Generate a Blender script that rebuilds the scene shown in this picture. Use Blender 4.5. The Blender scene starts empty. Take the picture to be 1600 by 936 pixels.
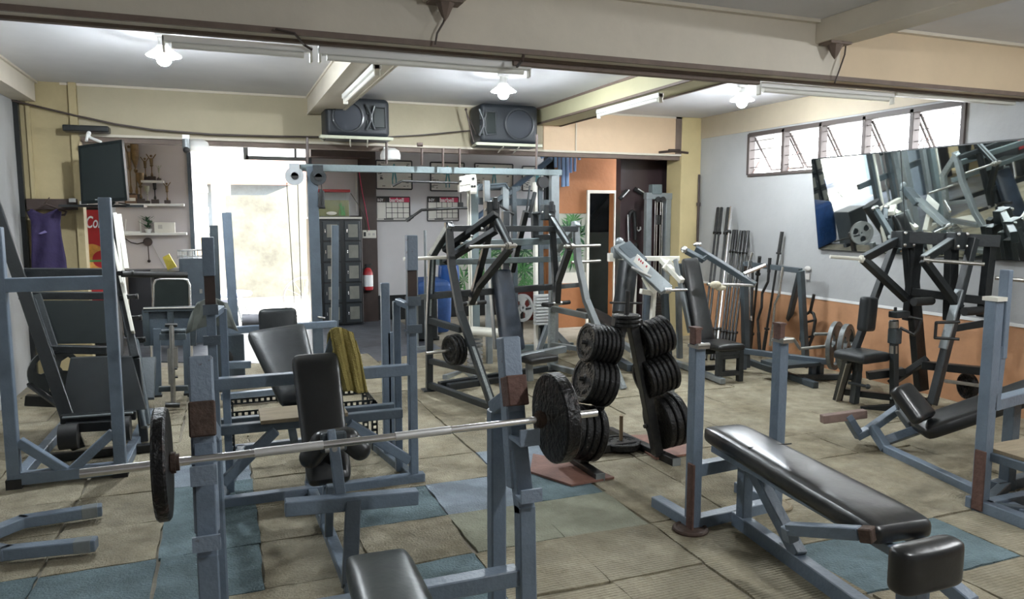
import bpy, bmesh, math, random
from mathutils import Vector, Matrix
random.seed(7)
S = bpy.context.scene
# ------------------------------------------------------------------ camera, world, exposure
FPX, CAMH = 1162.0, 1.5
pit, yaw = math.radians(6.43), math.radians(21.2)
CF = Vector((math.cos(pit)*math.sin(yaw), math.cos(pit)*math.cos(yaw), -math.sin(pit)))
CR = Vector((math.cos(yaw), -math.sin(yaw), 0))
CU = CR.cross(CF)
CO = Vector((0, 0, CAMH))
cd = bpy.data.cameras.new('camera'); cam = bpy.data.objects.new('camera', cd); S.collection.objects.link(cam)
cam.matrix_world = Matrix((( CR.x, CU.x, -CF.x, 0), (CR.y, CU.y, -CF.y, 0), (CR.z, CU.z, -CF.z, CAMH), (0, 0, 0, 1)))
cd.sensor_width = 36; cd.lens = 36*FPX/1600; cd.clip_start = .05; cd.clip_end = 200
S.camera = cam
S.view_settings.view_transform = 'Standard'; S.view_settings.look = 'None'
S.view_settings.gamma = 1; S.view_settings.use_curve_mapping = False
S.view_settings.exposure = 1.78
SKY_LOW, SKY_HIGH = 1.0, 14.0
wd = bpy.data.worlds.new('sky'); S.world = wd; wd.use_nodes = True
wn = wd.node_tree; wn.nodes.clear()
bg = wn.nodes.new('ShaderNodeBackground'); wo = wn.nodes.new('ShaderNodeOutputWorld')
bg.inputs[0].default_value = (.95, .97, 1, 1)
# overcast sky, brighter towards the side the sun is on (+X)
wt = wn.nodes.new('ShaderNodeTexCoord'); wdp = wn.nodes.new('ShaderNodeVectorMath'); wdp.operation = 'DOT_PRODUCT'
wdp.inputs[1].default_value = (.88, .1, .46); wmr = wn.nodes.new('ShaderNodeMapRange')
wmr.inputs[1].default_value = .15; wmr.inputs[2].default_value = 1; wmr.inputs[3].default_value = SKY_LOW; wmr.inputs[4].default_value = SKY_HIGH
wn.links.new(wt.outputs['Generated'], wdp.inputs[0]); wn.links.new(wdp.outputs['Value'], wmr.inputs[0]); wn.links.new(wmr.outputs[0], bg.inputs[1])
wn.links.new(bg.outputs[0], wo.inputs[0])
BULB = 330.0     # emission of each bare bulb

# pixel -> place in the room, on a plane of constant depth Y, side X or height Z
def ray(x, y): return CF + CR*((x-800)/FPX) + CU*((468-y)/FPX)
def W(x, y, Y): d = ray(x, y); return CO + d*(Y/d.y)
def WX(x, y, X): d = ray(x, y); return CO + d*(X/d.x)
def WZ(x, y, Z=0): d = ray(x, y); return CO + d*((Z-CAMH)/d.z)
def V(*a): return Vector(a)

# ------------------------------------------------------------------ materials
MT = {}
def mat(name, col, rough=.5, metal=0, noise=0, nscale=8, bump=0, bscale=40, col2=None, thr=None, coat=0, emit=None, spec=None, rnd=0, stretch=None):
    m = bpy.data.materials.new(name); m.use_nodes = True; nt = m.node_tree; N = nt.nodes; Lk = nt.links
    b = N['Principled BSDF']; b.inputs['Base Color'].default_value = (*col, 1)
    b.inputs['Roughness'].default_value = rough; b.inputs['Metallic'].default_value = metal
    if coat: b.inputs['Coat Weight'].default_value = coat; b.inputs['Coat Roughness'].default_value = .15
    if spec is not None: b.inputs['Specular IOR Level'].default_value = spec
    if emit: b.inputs['Emission Color'].default_value = (*emit[0], 1); b.inputs['Emission Strength'].default_value = emit[1]
    tc = N.new('ShaderNodeTexCoord'); out = tc.outputs['Object']
    if stretch:
        mp = N.new('ShaderNodeMapping'); mp.inputs['Scale'].default_value = stretch; Lk.new(out, mp.inputs[0]); out = mp.outputs[0]
    cur = None
    if noise or col2:
        nz = N.new('ShaderNodeTexNoise'); nz.inputs['Scale'].default_value = nscale; nz.inputs['Detail'].default_value = 6
        nz.inputs['Roughness'].default_value = .65; Lk.new(out, nz.inputs['Vector'])
        rp = N.new('ShaderNodeValToRGB'); Lk.new(nz.outputs['Fac'], rp.inputs[0])
        if col2:
            lo, hi = thr if thr else (.45, .6)
            rp.color_ramp.elements[0].position = lo; rp.color_ramp.elements[1].position = hi
            rp.color_ramp.elements[0].color = (*col, 1); rp.color_ramp.elements[1].color = (*col2, 1)
        else:
            rp.color_ramp.elements[0].position = .3; rp.color_ramp.elements[1].position = .7
            rp.color_ramp.elements[0].color = (*[c*(1-noise) for c in col], 1)
            rp.color_ramp.elements[1].color = (*[min(1, c*(1+noise)) for c in col], 1)
        cur = rp.outputs[0]
    if rnd:
        oi = N.new('ShaderNodeObjectInfo'); mr = N.new('ShaderNodeMapRange'); mr.inputs[3].default_value = 1-rnd; mr.inputs[4].default_value = 1+rnd
        Lk.new(oi.outputs['Random'], mr.inputs[0])
        hs = N.new('ShaderNodeHueSaturation'); Lk.new(mr.outputs[0], hs.inputs['Value'])
        if cur: Lk.new(cur, hs.inputs['Color'])
        else: hs.inputs['Color'].default_value = (*col, 1)
        cur = hs.outputs[0]
    if cur: Lk.new(cur, b.inputs['Base Color'])
    if bump:
        n2 = N.new('ShaderNodeTexNoise'); n2.inputs['Scale'].default_value = bscale; n2.inputs['Detail'].default_value = 4; Lk.new(out, n2.inputs['Vector'])
        bp = N.new('ShaderNodeBump'); bp.inputs['Strength'].default_value = bump; bp.inputs['Distance'].default_value = .02
        Lk.new(n2.outputs['Fac'], bp.inputs['Height']); Lk.new(bp.outputs[0], b.inputs['Normal'])
    MT[name] = m
    return m
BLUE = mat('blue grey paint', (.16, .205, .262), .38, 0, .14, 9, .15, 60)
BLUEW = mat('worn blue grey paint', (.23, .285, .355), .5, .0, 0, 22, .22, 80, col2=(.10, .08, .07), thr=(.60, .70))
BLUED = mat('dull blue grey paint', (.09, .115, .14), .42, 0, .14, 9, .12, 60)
SLATE = mat('dark slate paint', (.055, .07, .08), .42, 0, .15, 9, .12, 60)
CHAR = mat('charcoal paint', (.026, .031, .034), .38, 0, .2, 12, .12, 60)
BLACKP = mat('black paint', (.011, .013, .014), .35, 0, .2, 12, .1, 60)
SILV = mat('silver grey paint', (.25, .275, .285), .33, .35, .12, 10, .08, 60)
HAMM = mat('hammered silver paint', (.30, .33, .33), .35, .4, .25, 60, .3, 90)
GREENG = mat('grey green paint', (.14, .175, .18), .42, 0, .1, 8, .1, 50)
CREAM = mat('cream paint', (.72, .70, .62), .45, 0, .05, 8)
CHROME = mat('chrome', (.86, .86, .86), .24, 1, .06, 20)
STEEL = mat('bare steel', (.42, .41, .38), .34, .9, .15, 30)
DSTEEL = mat('dark steel', (.055, .055, .055), .4, .7, .2, 30)
RUST = mat('rusty iron', (.085, .055, .042), .75, .2, .3, 30, .3, 60)
BRICKR = mat('red brown tape', (.13, .07, .055), .8, 0, .25, 25, .3, 50)
VINYL = mat('black vinyl', (.007, .008, .009), .32, 0, .25, 10, .16, 9, spec=.75)
VINYLD = mat('dull black vinyl', (.011, .014, .016), .42, 0, .2, 10, .12, 14)
VINYLG = mat('grey green vinyl', (.018, .026, .024), .36, 0, .15, 10, .12, 14)
IRON = mat('black iron', (.011, .011, .011), .4, .35, .4, 25, .45, 70)
IRONR = mat('worn black iron', (.009, .009, .010), .38, .3, 0, 18, .5, 60, col2=(.10, .055, .04), thr=(.58, .8))
IRONG = mat('grey iron', (.13, .14, .14), .42, .4, .3, 25, .2, 70)
RUBBER = mat('black rubber', (.015, .015, .015), .6, 0, .2, 20)
WOOD = mat('worn board', (.27, .215, .14), .65, 0, .25, 6, .15, 30, stretch=(1, 6, 1))
TANM = mat('tan mat', (.34, .302, .215), .85, 0, .26, 7, .7, 90, rnd=.14)
BLUM = mat('faded teal mat', (.15, .215, .235), .85, 0, .2, 9, .7, 90, rnd=.1)
LBLM = mat('pale blue mat', (.26, .31, .36), .85, 0, .18, 9, .6, 90)
GRNM = mat('grey green mat', (.285, .29, .215), .85, 0, .16, 9, .6, 90)
REDM = mat('red brown mat', (.22, .11, .08), .6, 0, .3, 6, .2, 40)
BEIGE = mat('beige beam paint', (.64, .585, .49), .6, 0, .07, 2.2, .12, 12)
YELW = mat('ochre wall paint', (.42, .345, .19), .65, 0, .1, 2.5, .15, 20)
PEACH = mat('peach board paint', (.68, .50, .33), .6, 0, .06, 2, .1, 14)
CEIL = mat('ceiling paint', (.66, .66, .68), .7, 0, .07, 1.2)
GREYW = mat('grey wall paint', (.37, .375, .375), .7, 0, .09, 1.3, .15, 18)
ORAW = mat('orange wall paint', (.50, .26, .135), .6, 0, .16, 3, .1, 18)
ORAD = mat('deep orange wall paint', (.42, .175, .07), .5, 0, .14, 2.5, .1, 18)
MAUVE = mat('mauve white wall paint', (.60, .55, .55), .7, 0, .04, 2)
WHITEW = mat('white wall paint', (.62, .61, .62), .7, 0, .05, 2)
MAROON = mat('glossy maroon paint', (.05, .028, .031), .36, 0, .3, 3, .12, 6, spec=1.0)
DBROWN = mat('dark brown paint', (.05, .032, .026), .5, 0, .2, 6)
BROWNT = mat('brown trim', (.17, .125, .10), .6, 0, .15, 10)
CONC = mat('street concrete', (.52, .49, .42), .85, 0, .12, 3, .2, 20)
STREETW = mat('weathered street wall', (.17, .165, .135), .85, 0, .4, 1.6, .2, 12)
TUBE = mat('lamp tube glass', (.80, .79, .74), .3, 0)
WHITEP = mat('white plastic', (.78, .78, .76), .4)
PAPER = mat('paper', (.74, .72, .66), .7, 0, .04, 10)
PAPERG = mat('grey paper', (.52, .5, .47), .7)
BLUER = mat('sky blue paint', (.25, .40, .66), .45, 0, .08, 10)
BLUEC = mat('blue cloth', (.016, .06, .19), .6, 0, .2, 12, .2, 20)
PURP = mat('purple jersey', (.026, .016, .065), .8, 0, .15, 12, .35, 22)
OLIVE = mat('olive yellow towel', (.38, .31, .10), .95, 0, .14, 14, .6, 160)
RED = mat('red plastic', (.42, .03, .035), .35, 0, .05, 8)
REDF = mat('red fridge sheet', (.42, .035, .04), .3, 0, .12, 5)
BUNM = mat('printed orange patch', (.6, .3, .07), .4, 0, .3, 16)
PINK = mat('pink print', (.62, .05, .12), .6)
BLACKI = mat('black print', (.02, .02, .02), .6)
TEALI = mat('teal print', (.10, .30, .32), .6)
WHITEI = mat('white print', (.85, .85, .85), .5)
YELLB = mat('yellow bag', (.72, .58, .08), .45, 0, .15, 12, .3, 25)
LEAFG = mat('leaf green', (.09, .27, .08), .5, 0, .3, 15)
LEAFD = mat('dark leaf green', (.03, .10, .045), .5, 0, .3, 15)
TROPH = mat('bronze trophy', (.22, .15, .08), .35, .6, .3, 20)
TVM = mat('television black', (.008, .012, .012), .45, 0, spec=.25)
SPK = mat('speaker plastic', (.018, .022, .028), .5, 0, .15, 10, .1, 80)
SPKG = mat('speaker glossy rim', (.05, .055, .06), .25)
BARS = mat('window bar', (.075, .06, .055), .6)
LOCK = mat('locker door', (.028, .035, .04), .4, 0, .2, 8)
LOCKP = mat('locker label', (.22, .22, .19), .5, 0, .15, 10)
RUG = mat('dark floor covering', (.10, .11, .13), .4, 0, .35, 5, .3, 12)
SLAB = mat('bare concrete floor', (.30, .27, .21), .8, 0, .2, 3, .3, 30)
CMU = mat('grey block', (.16, .19, .18), .8, 0, .1, 6)
WATER = mat('murky tank water', (.20, .185, .05), .15, 0, .15, 6)
BIRD = mat('orange printed building', (.6, .45, .28), .8, 0, .05, 4)
BULBM = mat('lit bulb', (1, 1, 1), .4, emit=((.88, .95, 1), BULB*1.22))
BULBN = mat('lit warm bulb', (1, 1, 1), .4, emit=((.95, .98, 1), BULB*.95))
MIR = mat('mirror', (.80, .86, .84), .02, 1)
# frosted window / clear glass
def glassmat(name, col, rough, alpha):
    m = bpy.data.materials.new(name); m.use_nodes = True; nt = m.node_tree; N = nt.nodes
    b = N['Principled BSDF']; b.inputs['Base Color'].default_value = (*col, 1); b.inputs['Roughness'].default_value = rough
    b.inputs['Alpha'].default_value = alpha; MT[name] = m
    return m
GLASS = glassmat('clear glass', (.7, .85, .82), .05, .07)
MILK = glassmat('hazy window glass', (.9, .9, .88), .3, .3)
SHADEM = glassmat('frosted lamp shade', (.9, .9, .88), .4, .75)
# ribbed mats: fine ribs over the noise
def stain(m, scale, dark, lo=.45, hi=.68):
    nt = m.node_tree; N = nt.nodes; Lk = nt.links; b = N['Principled BSDF']
    g = N.new('ShaderNodeNewGeometry'); nz = N.new('ShaderNodeTexNoise'); nz.inputs['Scale'].default_value = scale; nz.inputs['Detail'].default_value = 8; nz.inputs['Roughness'].default_value = .7
    Lk.new(g.outputs['Position'], nz.inputs['Vector']); rp = N.new('ShaderNodeValToRGB'); rp.color_ramp.elements[0].position = lo; rp.color_ramp.elements[1].position = hi; Lk.new(nz.outputs['Fac'], rp.inputs[0])
    mx = N.new('ShaderNodeMix'); mx.data_type = 'RGBA'; mx.blend_type = 'MULTIPLY'; Lk.new(rp.outputs[0], mx.inputs['Factor'])
    Lk.new(b.inputs['Base Color'].links[0].from_socket, mx.inputs['A']); mx.inputs['B'].default_value = (*dark, 1); Lk.new(mx.outputs['Result'], b.inputs['Base Color'])
def ribs(m, scale):
    nt = m.node_tree; N = nt.nodes; Lk = nt.links; b = N['Principled BSDF']
    tc = N.new('ShaderNodeTexCoord'); wv = N.new('ShaderNodeTexWave'); wv.inputs['Scale'].default_value = scale; wv.inputs['Distortion'].default_value = 1.2; wv.inputs['Detail'].default_value = 2
    wv.bands_direction = 'Y'; wv.inputs['Detail Scale'].default_value = 3
    Lk.new(tc.outputs['Object'], wv.inputs[0])
    bp = N.new('ShaderNodeBump'); bp.inputs['Strength'].default_value = .5; bp.inputs['Distance'].default_value = .006; Lk.new(wv.outputs['Fac'], bp.inputs['Height'])
    if b.inputs['Normal'].links: Lk.new(b.inputs['Normal'].links[0].from_socket, bp.inputs['Normal'])
    Lk.new(bp.outputs[0], b.inputs['Normal'])
RIBM = mat('ribbed tan mat', (.325, .29, .205), .85, 0, .24, 5, .4, 60, rnd=.08); ribs(RIBM, 18)
for m_ in (TANM, RIBM): stain(m_, 1.5, (.58, .55, .48)); stain(m_, 9, (.7, .68, .62), .55, .75)
stain(BLUM, 4, (.65, .68, .68)); stain(SLAB, 2, (.6, .6, .6))

# ------------------------------------------------------------------ building helpers
def link(o): S.collection.objects.link(o); return o
def tag(o, label=None, cat=None, group=None, kind=None):
    if label: o['label'] = label
    if cat: o['category'] = cat
    if group: o['group'] = group
    if kind: o['kind'] = kind
    return o
def thing(name, label, cat, loc=(0, 0, 0), group=None):
    o = link(bpy.data.objects.new(name, None)); o.location = loc; o.empty_display_size = .1
    return tag(o, label, cat, group)
def wloc(o):
    v = Vector((0, 0, 0))
    while o is not None: v = v + Vector(o.location); o = o.parent
    return v
class MB:
    def __init__(s): s.b = bmesh.new(); s.sm = False
    def box(s, c, d, rot=None, bev=0, seg=2):
        m = Matrix.Translation(Vector(c)) @ (rot.to_4x4() if rot else Matrix()) @ Matrix.Diagonal((d[0], d[1], d[2], 1))
        r = bmesh.ops.create_cube(s.b, size=1, matrix=m)
        if bev:
            es = set()
            for v in r['verts']: es.update(v.link_edges)
            bmesh.ops.bevel(s.b, geom=list(es), offset=bev, segments=seg, affect='EDGES', profile=.5)
        return s
    def span(s, a, b, bev=0, seg=1):
        c = [(a[i]+b[i])/2 for i in range(3)]; d = [abs(a[i]-b[i]) for i in range(3)]
        return s.box(c, d, None, bev, seg)
    def bar(s, p, q, w=.05, h=None, side=None, bev=.004, ext=0):
        p = Vector(p); q = Vector(q); h = h or w; d = (q-p); L = d.length; d.normalize()
        ref = Vector(side) if side else (Vector((1, 0, 0)) if abs(d.x) < .8 else Vector((0, 1, 0)))
        x = (ref - d*ref.dot(d)).normalized(); y = d.cross(x)
        R = Matrix((x, y, d)).transposed()
        return s.box((p+q)/2, (w, h, L+2*ext), R, min(bev, w*.2, h*.2), 1)
    def path(s, pts, w=.05, h=None, side=None):
        for i in range(len(pts)-1): s.bar(pts[i], pts[i+1], w, h, side, ext=w*.35)
        return s
    def tube(s, p, q, r=.012, n=12, r2=None):
        p = Vector(p); q = Vector(q); d = q-p
        R = d.to_track_quat('Z', 'Y').to_matrix().to_4x4()
        bmesh.ops.create_cone(s.b, cap_ends=True, segments=n, radius1=r, radius2=r if r2 is None else r2, depth=d.length, matrix=Matrix.Translation((p+q)/2) @ R)
        s.sm = True; return s
    def pipe(s, pts, r=.012, n=10):
        pts = [Vector(p) for p in pts]
        for i in range(len(pts)-1):
            s.tube(pts[i], pts[i+1], r, n)
        for p in pts[1:-1]: bmesh.ops.create_uvsphere(s.b, u_segments=n, v_segments=6, radius=r*1.0, matrix=Matrix.Translation(p))
        return s
    def ball(s, c, r, sc=(1, 1, 1), n=14):
        bmesh.ops.create_uvsphere(s.b, u_segments=n, v_segments=max(6, n//2+2), radius=r, matrix=Matrix.Translation(Vector(c)) @ Matrix.Diagonal((*sc, 1)))
        s.sm = True; return s
    def lathe(s, prof, c, axis=(0, 0, 1), n=28):
        R = Vector(axis).to_track_quat('Z', 'Y').to_matrix(); c = Vector(c); rings = []
        for (r, z) in prof:
            if r < 1e-5: rings.append([s.b.verts.new(c + R @ Vector((0, 0, z)))])
            else: rings.append([s.b.verts.new(c + R @ Vector((r*math.cos(2*math.pi*i/n), r*math.sin(2*math.pi*i/n), z))) for i in range(n)])
        for a, b in zip(rings, rings[1:]):
            for i in range(n):
                j = (i+1) % n
                vs = [a[0], b[i], b[j]] if len(a) == 1 else ([a[i], a[j], b[0]] if len(b) == 1 else [a[i], a[j], b[j], b[i]])
                if len(a) == 1 and len(b) == 1: continue
                s.b.faces.new(vs)
        s.sm = True; return s
    def prism(s, pts, off):     # flat outline pushed along off: real thickness
        off = Vector(off); A = [s.b.verts.new(Vector(p)) for p in pts]; B = [s.b.verts.new(Vector(p)+off) for p in pts]
        s.b.faces.new(A); s.b.faces.new(B[::-1]); n = len(A)
        for i in range(n): s.b.faces.new([A[i], B[i], B[(i+1) % n], A[(i+1) % n]])
        return s
    def pad(s, p, q, wdir, w, t, w2=None, bev=.022, crown=.008):
        """upholstered slab from p to q (its top face runs p->q), width along wdir, thickness t below"""
        p = Vector(p); q = Vector(q); d = q-p; L = d.length; d.normalize(); x = Vector(wdir); x = (x-d*x.dot(d)).normalized(); z = d.cross(x)
        if z.z < 0 and abs(z.z) > .05: z = -z
        if abs(z.z) <= .05 and z.y > 0: z = -z
        nx, ny, nz = 8, 14, 3; w2 = w2 or w; b = min(bev, t*.49); grid = {}
        def pos(i, j, k):
            u = -1+2*i/nx; v = -1+2*j/ny; h = -1+2*k/nz
            ww = w+(w2-w)*(j/ny); X = u*ww/2; Yv = v*L/2; Z = h*t/2
            hx, hy, hz = ww/2-b, L/2-b, t/2-b
            cx = max(-hx, min(hx, X)); cy = max(-hy, min(hy, Yv)); cz = max(-hz, min(hz, Z))
            dv = Vector((X-cx, Yv-cy, Z-cz))
            if dv.length > 1e-7: dv = dv.normalized()*b
            o = Vector((cx, cy, cz))+dv
            if k == nz: o.z += crown*(1-u*u)*(1-v**6)
            return (p+q)/2 - z*(t/2) + x*o.x + d*o.y + z*o.z
        def vert(i, j, k):
            if (i, j, k) not in grid: grid[(i, j, k)] = s.b.verts.new(pos(i, j, k))
            return grid[(i, j, k)]
        def quad(a, b_, c, d_):
            try: s.b.faces.new([vert(*a), vert(*b_), vert(*c), vert(*d_)])
            except ValueError: pass
        # remap to put sample lines inside the rounded border
        for i in range(nx):
            for j in range(ny):
                quad((i, j, 0), (i, j+1, 0), (i+1, j+1, 0), (i+1, j, 0)); quad((i, j, nz), (i+1, j, nz), (i+1, j+1, nz), (i, j+1, nz))
        for i in range(nx):
            for k in range(nz):
                quad((i, 0, k), (i+1, 0, k), (i+1, 0, k+1), (i, 0, k+1)); quad((i, ny, k), (i, ny, k+1), (i+1, ny, k+1), (i+1, ny, k))
        for j in range(ny):
            for k in range(nz):
                quad((0, j, k), (0, j, k+1), (0, j+1, k+1), (0, j+1, k)); quad((nx, j, k), (nx, j+1, k), (nx, j+1, k+1), (nx, j, k+1))
        s.sm = True; s.subd = 2; return s
    def done(s, name, m, parent=None, label=None, sm=None, loc=None):
        if parent is not None and name not in NOSPLIT:
            cl = clusters(s.b)
            if 1 < len(cl) <= 30:
                s.b.verts.index_update(); ids = [{v.index for v in c} for c in cl]; first = None
                for k, idset in enumerate(ids):
                    n = MB(); n.b.free(); n.b = s.b.copy(); n.sm = s.sm; n.subd = getattr(s, 'subd', 0); n.b.verts.ensure_lookup_table()
                    bmesh.ops.delete(n.b, geom=[v for v in n.b.verts if v.index not in idset], context='VERTS')
                    o = n._one(name, m, parent, label, sm, loc); first = first or o
                s.b.free(); return first
        return s._one(name, m, parent, label, sm, loc)
    def _one(s, name, m, parent=None, label=None, sm=None, loc=None):
        bmesh.ops.recalc_face_normals(s.b, faces=s.b.faces[:])
        me = bpy.data.meshes.new(name)
        o = bpy.data.objects.new(name, me); o.parent = parent; link(o)
        if parent is None and loc is not None: o.location = loc
        off = wloc(o); bmesh.ops.translate(s.b, verts=s.b.verts[:], vec=-off)
        if sm if sm is not None else s.sm:
            for f in s.b.faces: f.smooth = True
            for e in s.b.edges:
                if len(e.link_faces) == 2 and e.calc_face_angle(0) > .65: e.smooth = False
        s.b.to_mesh(me); s.b.free(); me.materials.append(m)
        if getattr(s, 'subd', 0):
            md = o.modifiers.new('soft', 'SUBSURF'); md.levels = md.render_levels = 1
        if label: o['label'] = label
        return o
NOSPLIT = {'print', 'grid', 'caption_marks', 'muscle_figure', 'leaves', 'weight_stack', 'label_print', 'water_plant', 'twine', 'picture_red', 'cable', 'strap', 'spokes', 'leaf_shape', 'security_bars', 'cord', 'border', 'frame', 'rope', 'stay', 'water'}
def clusters(b):
    seen = set(); isl = []
    for v in b.verts:
        if v in seen: continue
        st = [v]; seen.add(v); g = []
        while st:
            w = st.pop(); g.append(w)
            for e in w.link_edges:
                u = e.other_vert(w)
                if u not in seen: seen.add(u); st.append(u)
        isl.append(g)
    bb = [[[min(v.co[i] for v in g)-.004 for i in range(3)], [max(v.co[i] for v in g)+.004 for i in range(3)], g] for g in isl]
    ch = True
    while ch:
        ch = False
        for i in range(len(bb)):
            for j in range(i+1, len(bb)):
                A_, B2 = bb[i], bb[j]
                if all(A_[0][k] <= B2[1][k] and B2[0][k] <= A_[1][k] for k in range(3)):
                    A_[0] = [min(A_[0][k], B2[0][k]) for k in range(3)]; A_[1] = [max(A_[1][k], B2[1][k]) for k in range(3)]; A_[2] = A_[2]+B2[2]; bb.pop(j); ch = True; break
            if ch: break
    return [c[2] for c in bb]
def struct(m, name, mt): o = m.done(name, mt); o['kind'] = 'structure'; return o
def solo(m, name, mt, label, cat, group=None, loc=None, kind=None): return tag(m.done(name, mt, None, None, None, loc), label, cat, group, kind)
def text(s, name, p, size, mt, parent, xdir=(1, 0, 0), up=(0, 0, 1), sx=1, shear=0, depth=.0015, bold=0):
    cu = bpy.data.curves.new(name, 'FONT'); cu.body = s; cu.size = size; cu.extrude = depth; cu.shear = shear; cu.offset = bold
    t = bpy.data.objects.new('tmp', cu); link(t); dg = bpy.context.evaluated_depsgraph_get()
    me = bpy.data.meshes.new_from_object(t.evaluated_get(dg)); bpy.data.objects.remove(t)
    x = Vector(xdir).normalized(); u = Vector(up).normalized(); n = x.cross(u)
    R = Matrix((x*sx, u, n)).transposed().to_4x4()
    o = bpy.data.objects.new(name, me); o.parent = parent; link(o)
    me.transform(Matrix.Translation(Vector(p)-wloc(o)) @ R); me.materials.clear(); me.materials.append(mt)
    return o
# weight plates: one mesh per kind, axis along local X
PM = {}
def plate_mesh(R, t, style, mt):
    k = (round(R, 3), round(t, 3), style, mt.name)
    if k in PM: return PM[k]
    m = MB(); hb = R*.16; ho = .014
    if style == 'plain':
        pr = [(ho, -t/2), (R-.006, -t/2), (R, -t/2+.006), (R, t/2-.006), (R-.006, t/2), (ho, t/2), (ho, -t/2)]
    else:
        rim = R*.82; w = t*.28
        pr = [(ho, -t/2), (hb, -t/2), (hb+.008, -w), (rim-.006, -w), (rim, -t/2), (R-.006, -t/2), (R, -t/2+.006), (R, t/2-.006), (R-.006, t/2), (rim, t/2), (rim-.006, w), (hb+.008, w), (hb, t/2), (ho, t/2), (ho, -t/2)]
    m.lathe(pr, (0, 0, 0), (1, 0, 0), 36)
    if style == 'embossed':
        for i in range(26):
            a = i*math.pi*2/26
            if i % 13 in (0, 6): continue
            for sd in (-1, 1):
                c = Vector((sd*(w+.001), math.cos(a)*R*.60, math.sin(a)*R*.60)); Rr = Matrix.Rotation(a, 3, 'X')
                m.box(c, (.004, R*.15, R*.025), Rr)
                if i % 3: m.box(c+Rr@Vector((0, R*.05*(-1)**i, R*.04)), (.004, R*.03, R*.09), Rr)
    if style == 'grip':
        pass
    bmesh.ops.recalc_face_normals(m.b, faces=m.b.faces[:])
    for f in m.b.faces: f.smooth = True
    for e in m.b.edges:
        if len(e.link_faces) == 2 and e.calc_face_angle(0) > .5: e.smooth = False
    me = bpy.data.meshes.new('weight_plate'); m.b.to_mesh(me); m.b.free(); me.materials.append(mt); PM[k] = me
    return me
def plate(c, axis, R, t, label, group=None, style='embossed', mt=None, name='weight_plate'):
    o = link(bpy.data.objects.new(name, plate_mesh(R, t, style, mt or IRON)))
    o.location = c; o.rotation_euler = Vector(axis).to_track_quat('X', 'Z').to_euler()
    o.rotation_mode = 'XYZ'
    return tag(o, label, 'weight plate', group)
def grip_plate(c, axis, R, t, label, mt, group=None):
    """tri-grip plate: rim, hub and three spokes with real holes between"""
    ax = Vector(axis).normalized(); th = thing('grip_weight_plate', label, 'weight plate', c, group); c = Vector(c)
    m = MB(); m.lathe([(R*.80, -t/2), (R, -t/2), (R, t/2), (R*.80, t/2), (R*.80, -t/2)], c, ax, 36); m.done('rim', mt, th)
    m = MB(); m.lathe([(.016, -t/2), (R*.28, -t/2), (R*.28, t/2), (.016, t/2), (.016, -t/2)], c, ax, 24); m.done('hub', mt, th)
    q = ax.to_track_quat('Z', 'Y').to_matrix()
    for k in range(3):
        a = math.pi/2+k*2*math.pi/3; pts = []
        for r, da in ((R*.26, -.75), (R*.52, -.52), (R*.82, -.72), (R*.82, -.35), (R*.82, 0), (R*.82, .35), (R*.82, .72), (R*.52, .52), (R*.26, .75)):
            pts.append(c + q @ Vector((r*math.cos(a+da), r*math.sin(a+da), -t*.3)))
        m = MB(); m.prism(pts, ax*(t*.6)); m.done('spoke', mt, th)
    return th
# ------------------------------------------------------------------ the room
XL, XR, YB, YF, ZC = -1.66, 5.5, 7.8, 10.6, 2.68
YN = -2.6
struct(MB().span((XL-.2, YN-.2, -.12), (XR+.2, 10.85, 0)), 'floor', SLAB)
struct(MB().span((XL-.2, YN-.2, ZC), (XR+.2, YB+.25, ZC+.12)), 'ceiling', CEIL)
struct(MB().span((XL-.2, YB+.1, 2.52), (XR+.2, 10.85, 2.62)), 'ceiling_back', WHITEW)
# left wall of grey blocks with corner beam
struct(MB().span((XL-.15, YN, 0), (XL, YB, ZC)), 'wall_left', GREYW)
struct(MB().span((XL, YN, 2.50), (XL+.17, YB-.02, ZC)), 'trim_1', BEIGE)
# right wall with long window opening, three horizontal bands
WY0, WY1, WZ0, WZ1 = 4.30, 6.88, 1.95, 2.40
m = MB(); m.span((XR, YN, .70), (XR+.15, YB+.1, WZ0)); m.span((XR, YN, WZ0), (XR+.15, WY0, ZC)); m.span((XR, WY1, WZ0), (XR+.15, YB+.1, ZC)); m.span((XR, WY0, WZ1), (XR+.15, WY1, ZC))
struct(m, 'wall_right', GREYW)
struct(MB().span((XR, YN, 0), (XR+.15, YB+.1, .68)), 'wall_right_lower', ORAW)
struct(MB().span((XR-.006, YN, .675), (XR+.1, YB, .70)), 'trim_2', WHITEP)
struct(MB().span((XR-.012, 2.9, WZ1+.03), (XR+.02, YB, ZC)), 'wall_right_upper', mat('tan upper wall paint', (.42, .36, .27), .65, 0, .07, 2))
struct(MB().span((XL-.15, YN-.15, 0), (XR+.15, YN, ZC)), 'wall_back', WHITEW)
# beams
struct(MB().span((XL, 3.70, 2.345), (3.62, 3.83, ZC)), 'beam_front', BEIGE)
struct(MB().span((3.62, 3.70, 2.345), (XR, 3.83, ZC)), 'beam_front_right', mat('warm beam tone', (.62, .49, .33), .6, 0, .06, 2, .1, 12))  # right section of the beam, in a warmer tone than the rest
m = MB(); m.span((XL, 3.692, 2.335), (XR, 3.71, 2.362)); m.span((XL, 3.82, 2.33), (XR, 3.86, 2.352)); struct(m, 'trim_3', BROWNT)
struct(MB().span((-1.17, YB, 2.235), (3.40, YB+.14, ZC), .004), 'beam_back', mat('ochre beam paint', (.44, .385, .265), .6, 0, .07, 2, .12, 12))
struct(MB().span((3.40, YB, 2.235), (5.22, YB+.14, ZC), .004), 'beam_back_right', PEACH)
m = MB(); m.span((-1.17, YB-.012, 2.215), (5.3, YB+.16, 2.238)); struct(m, 'trim_4', BEIGE)
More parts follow.
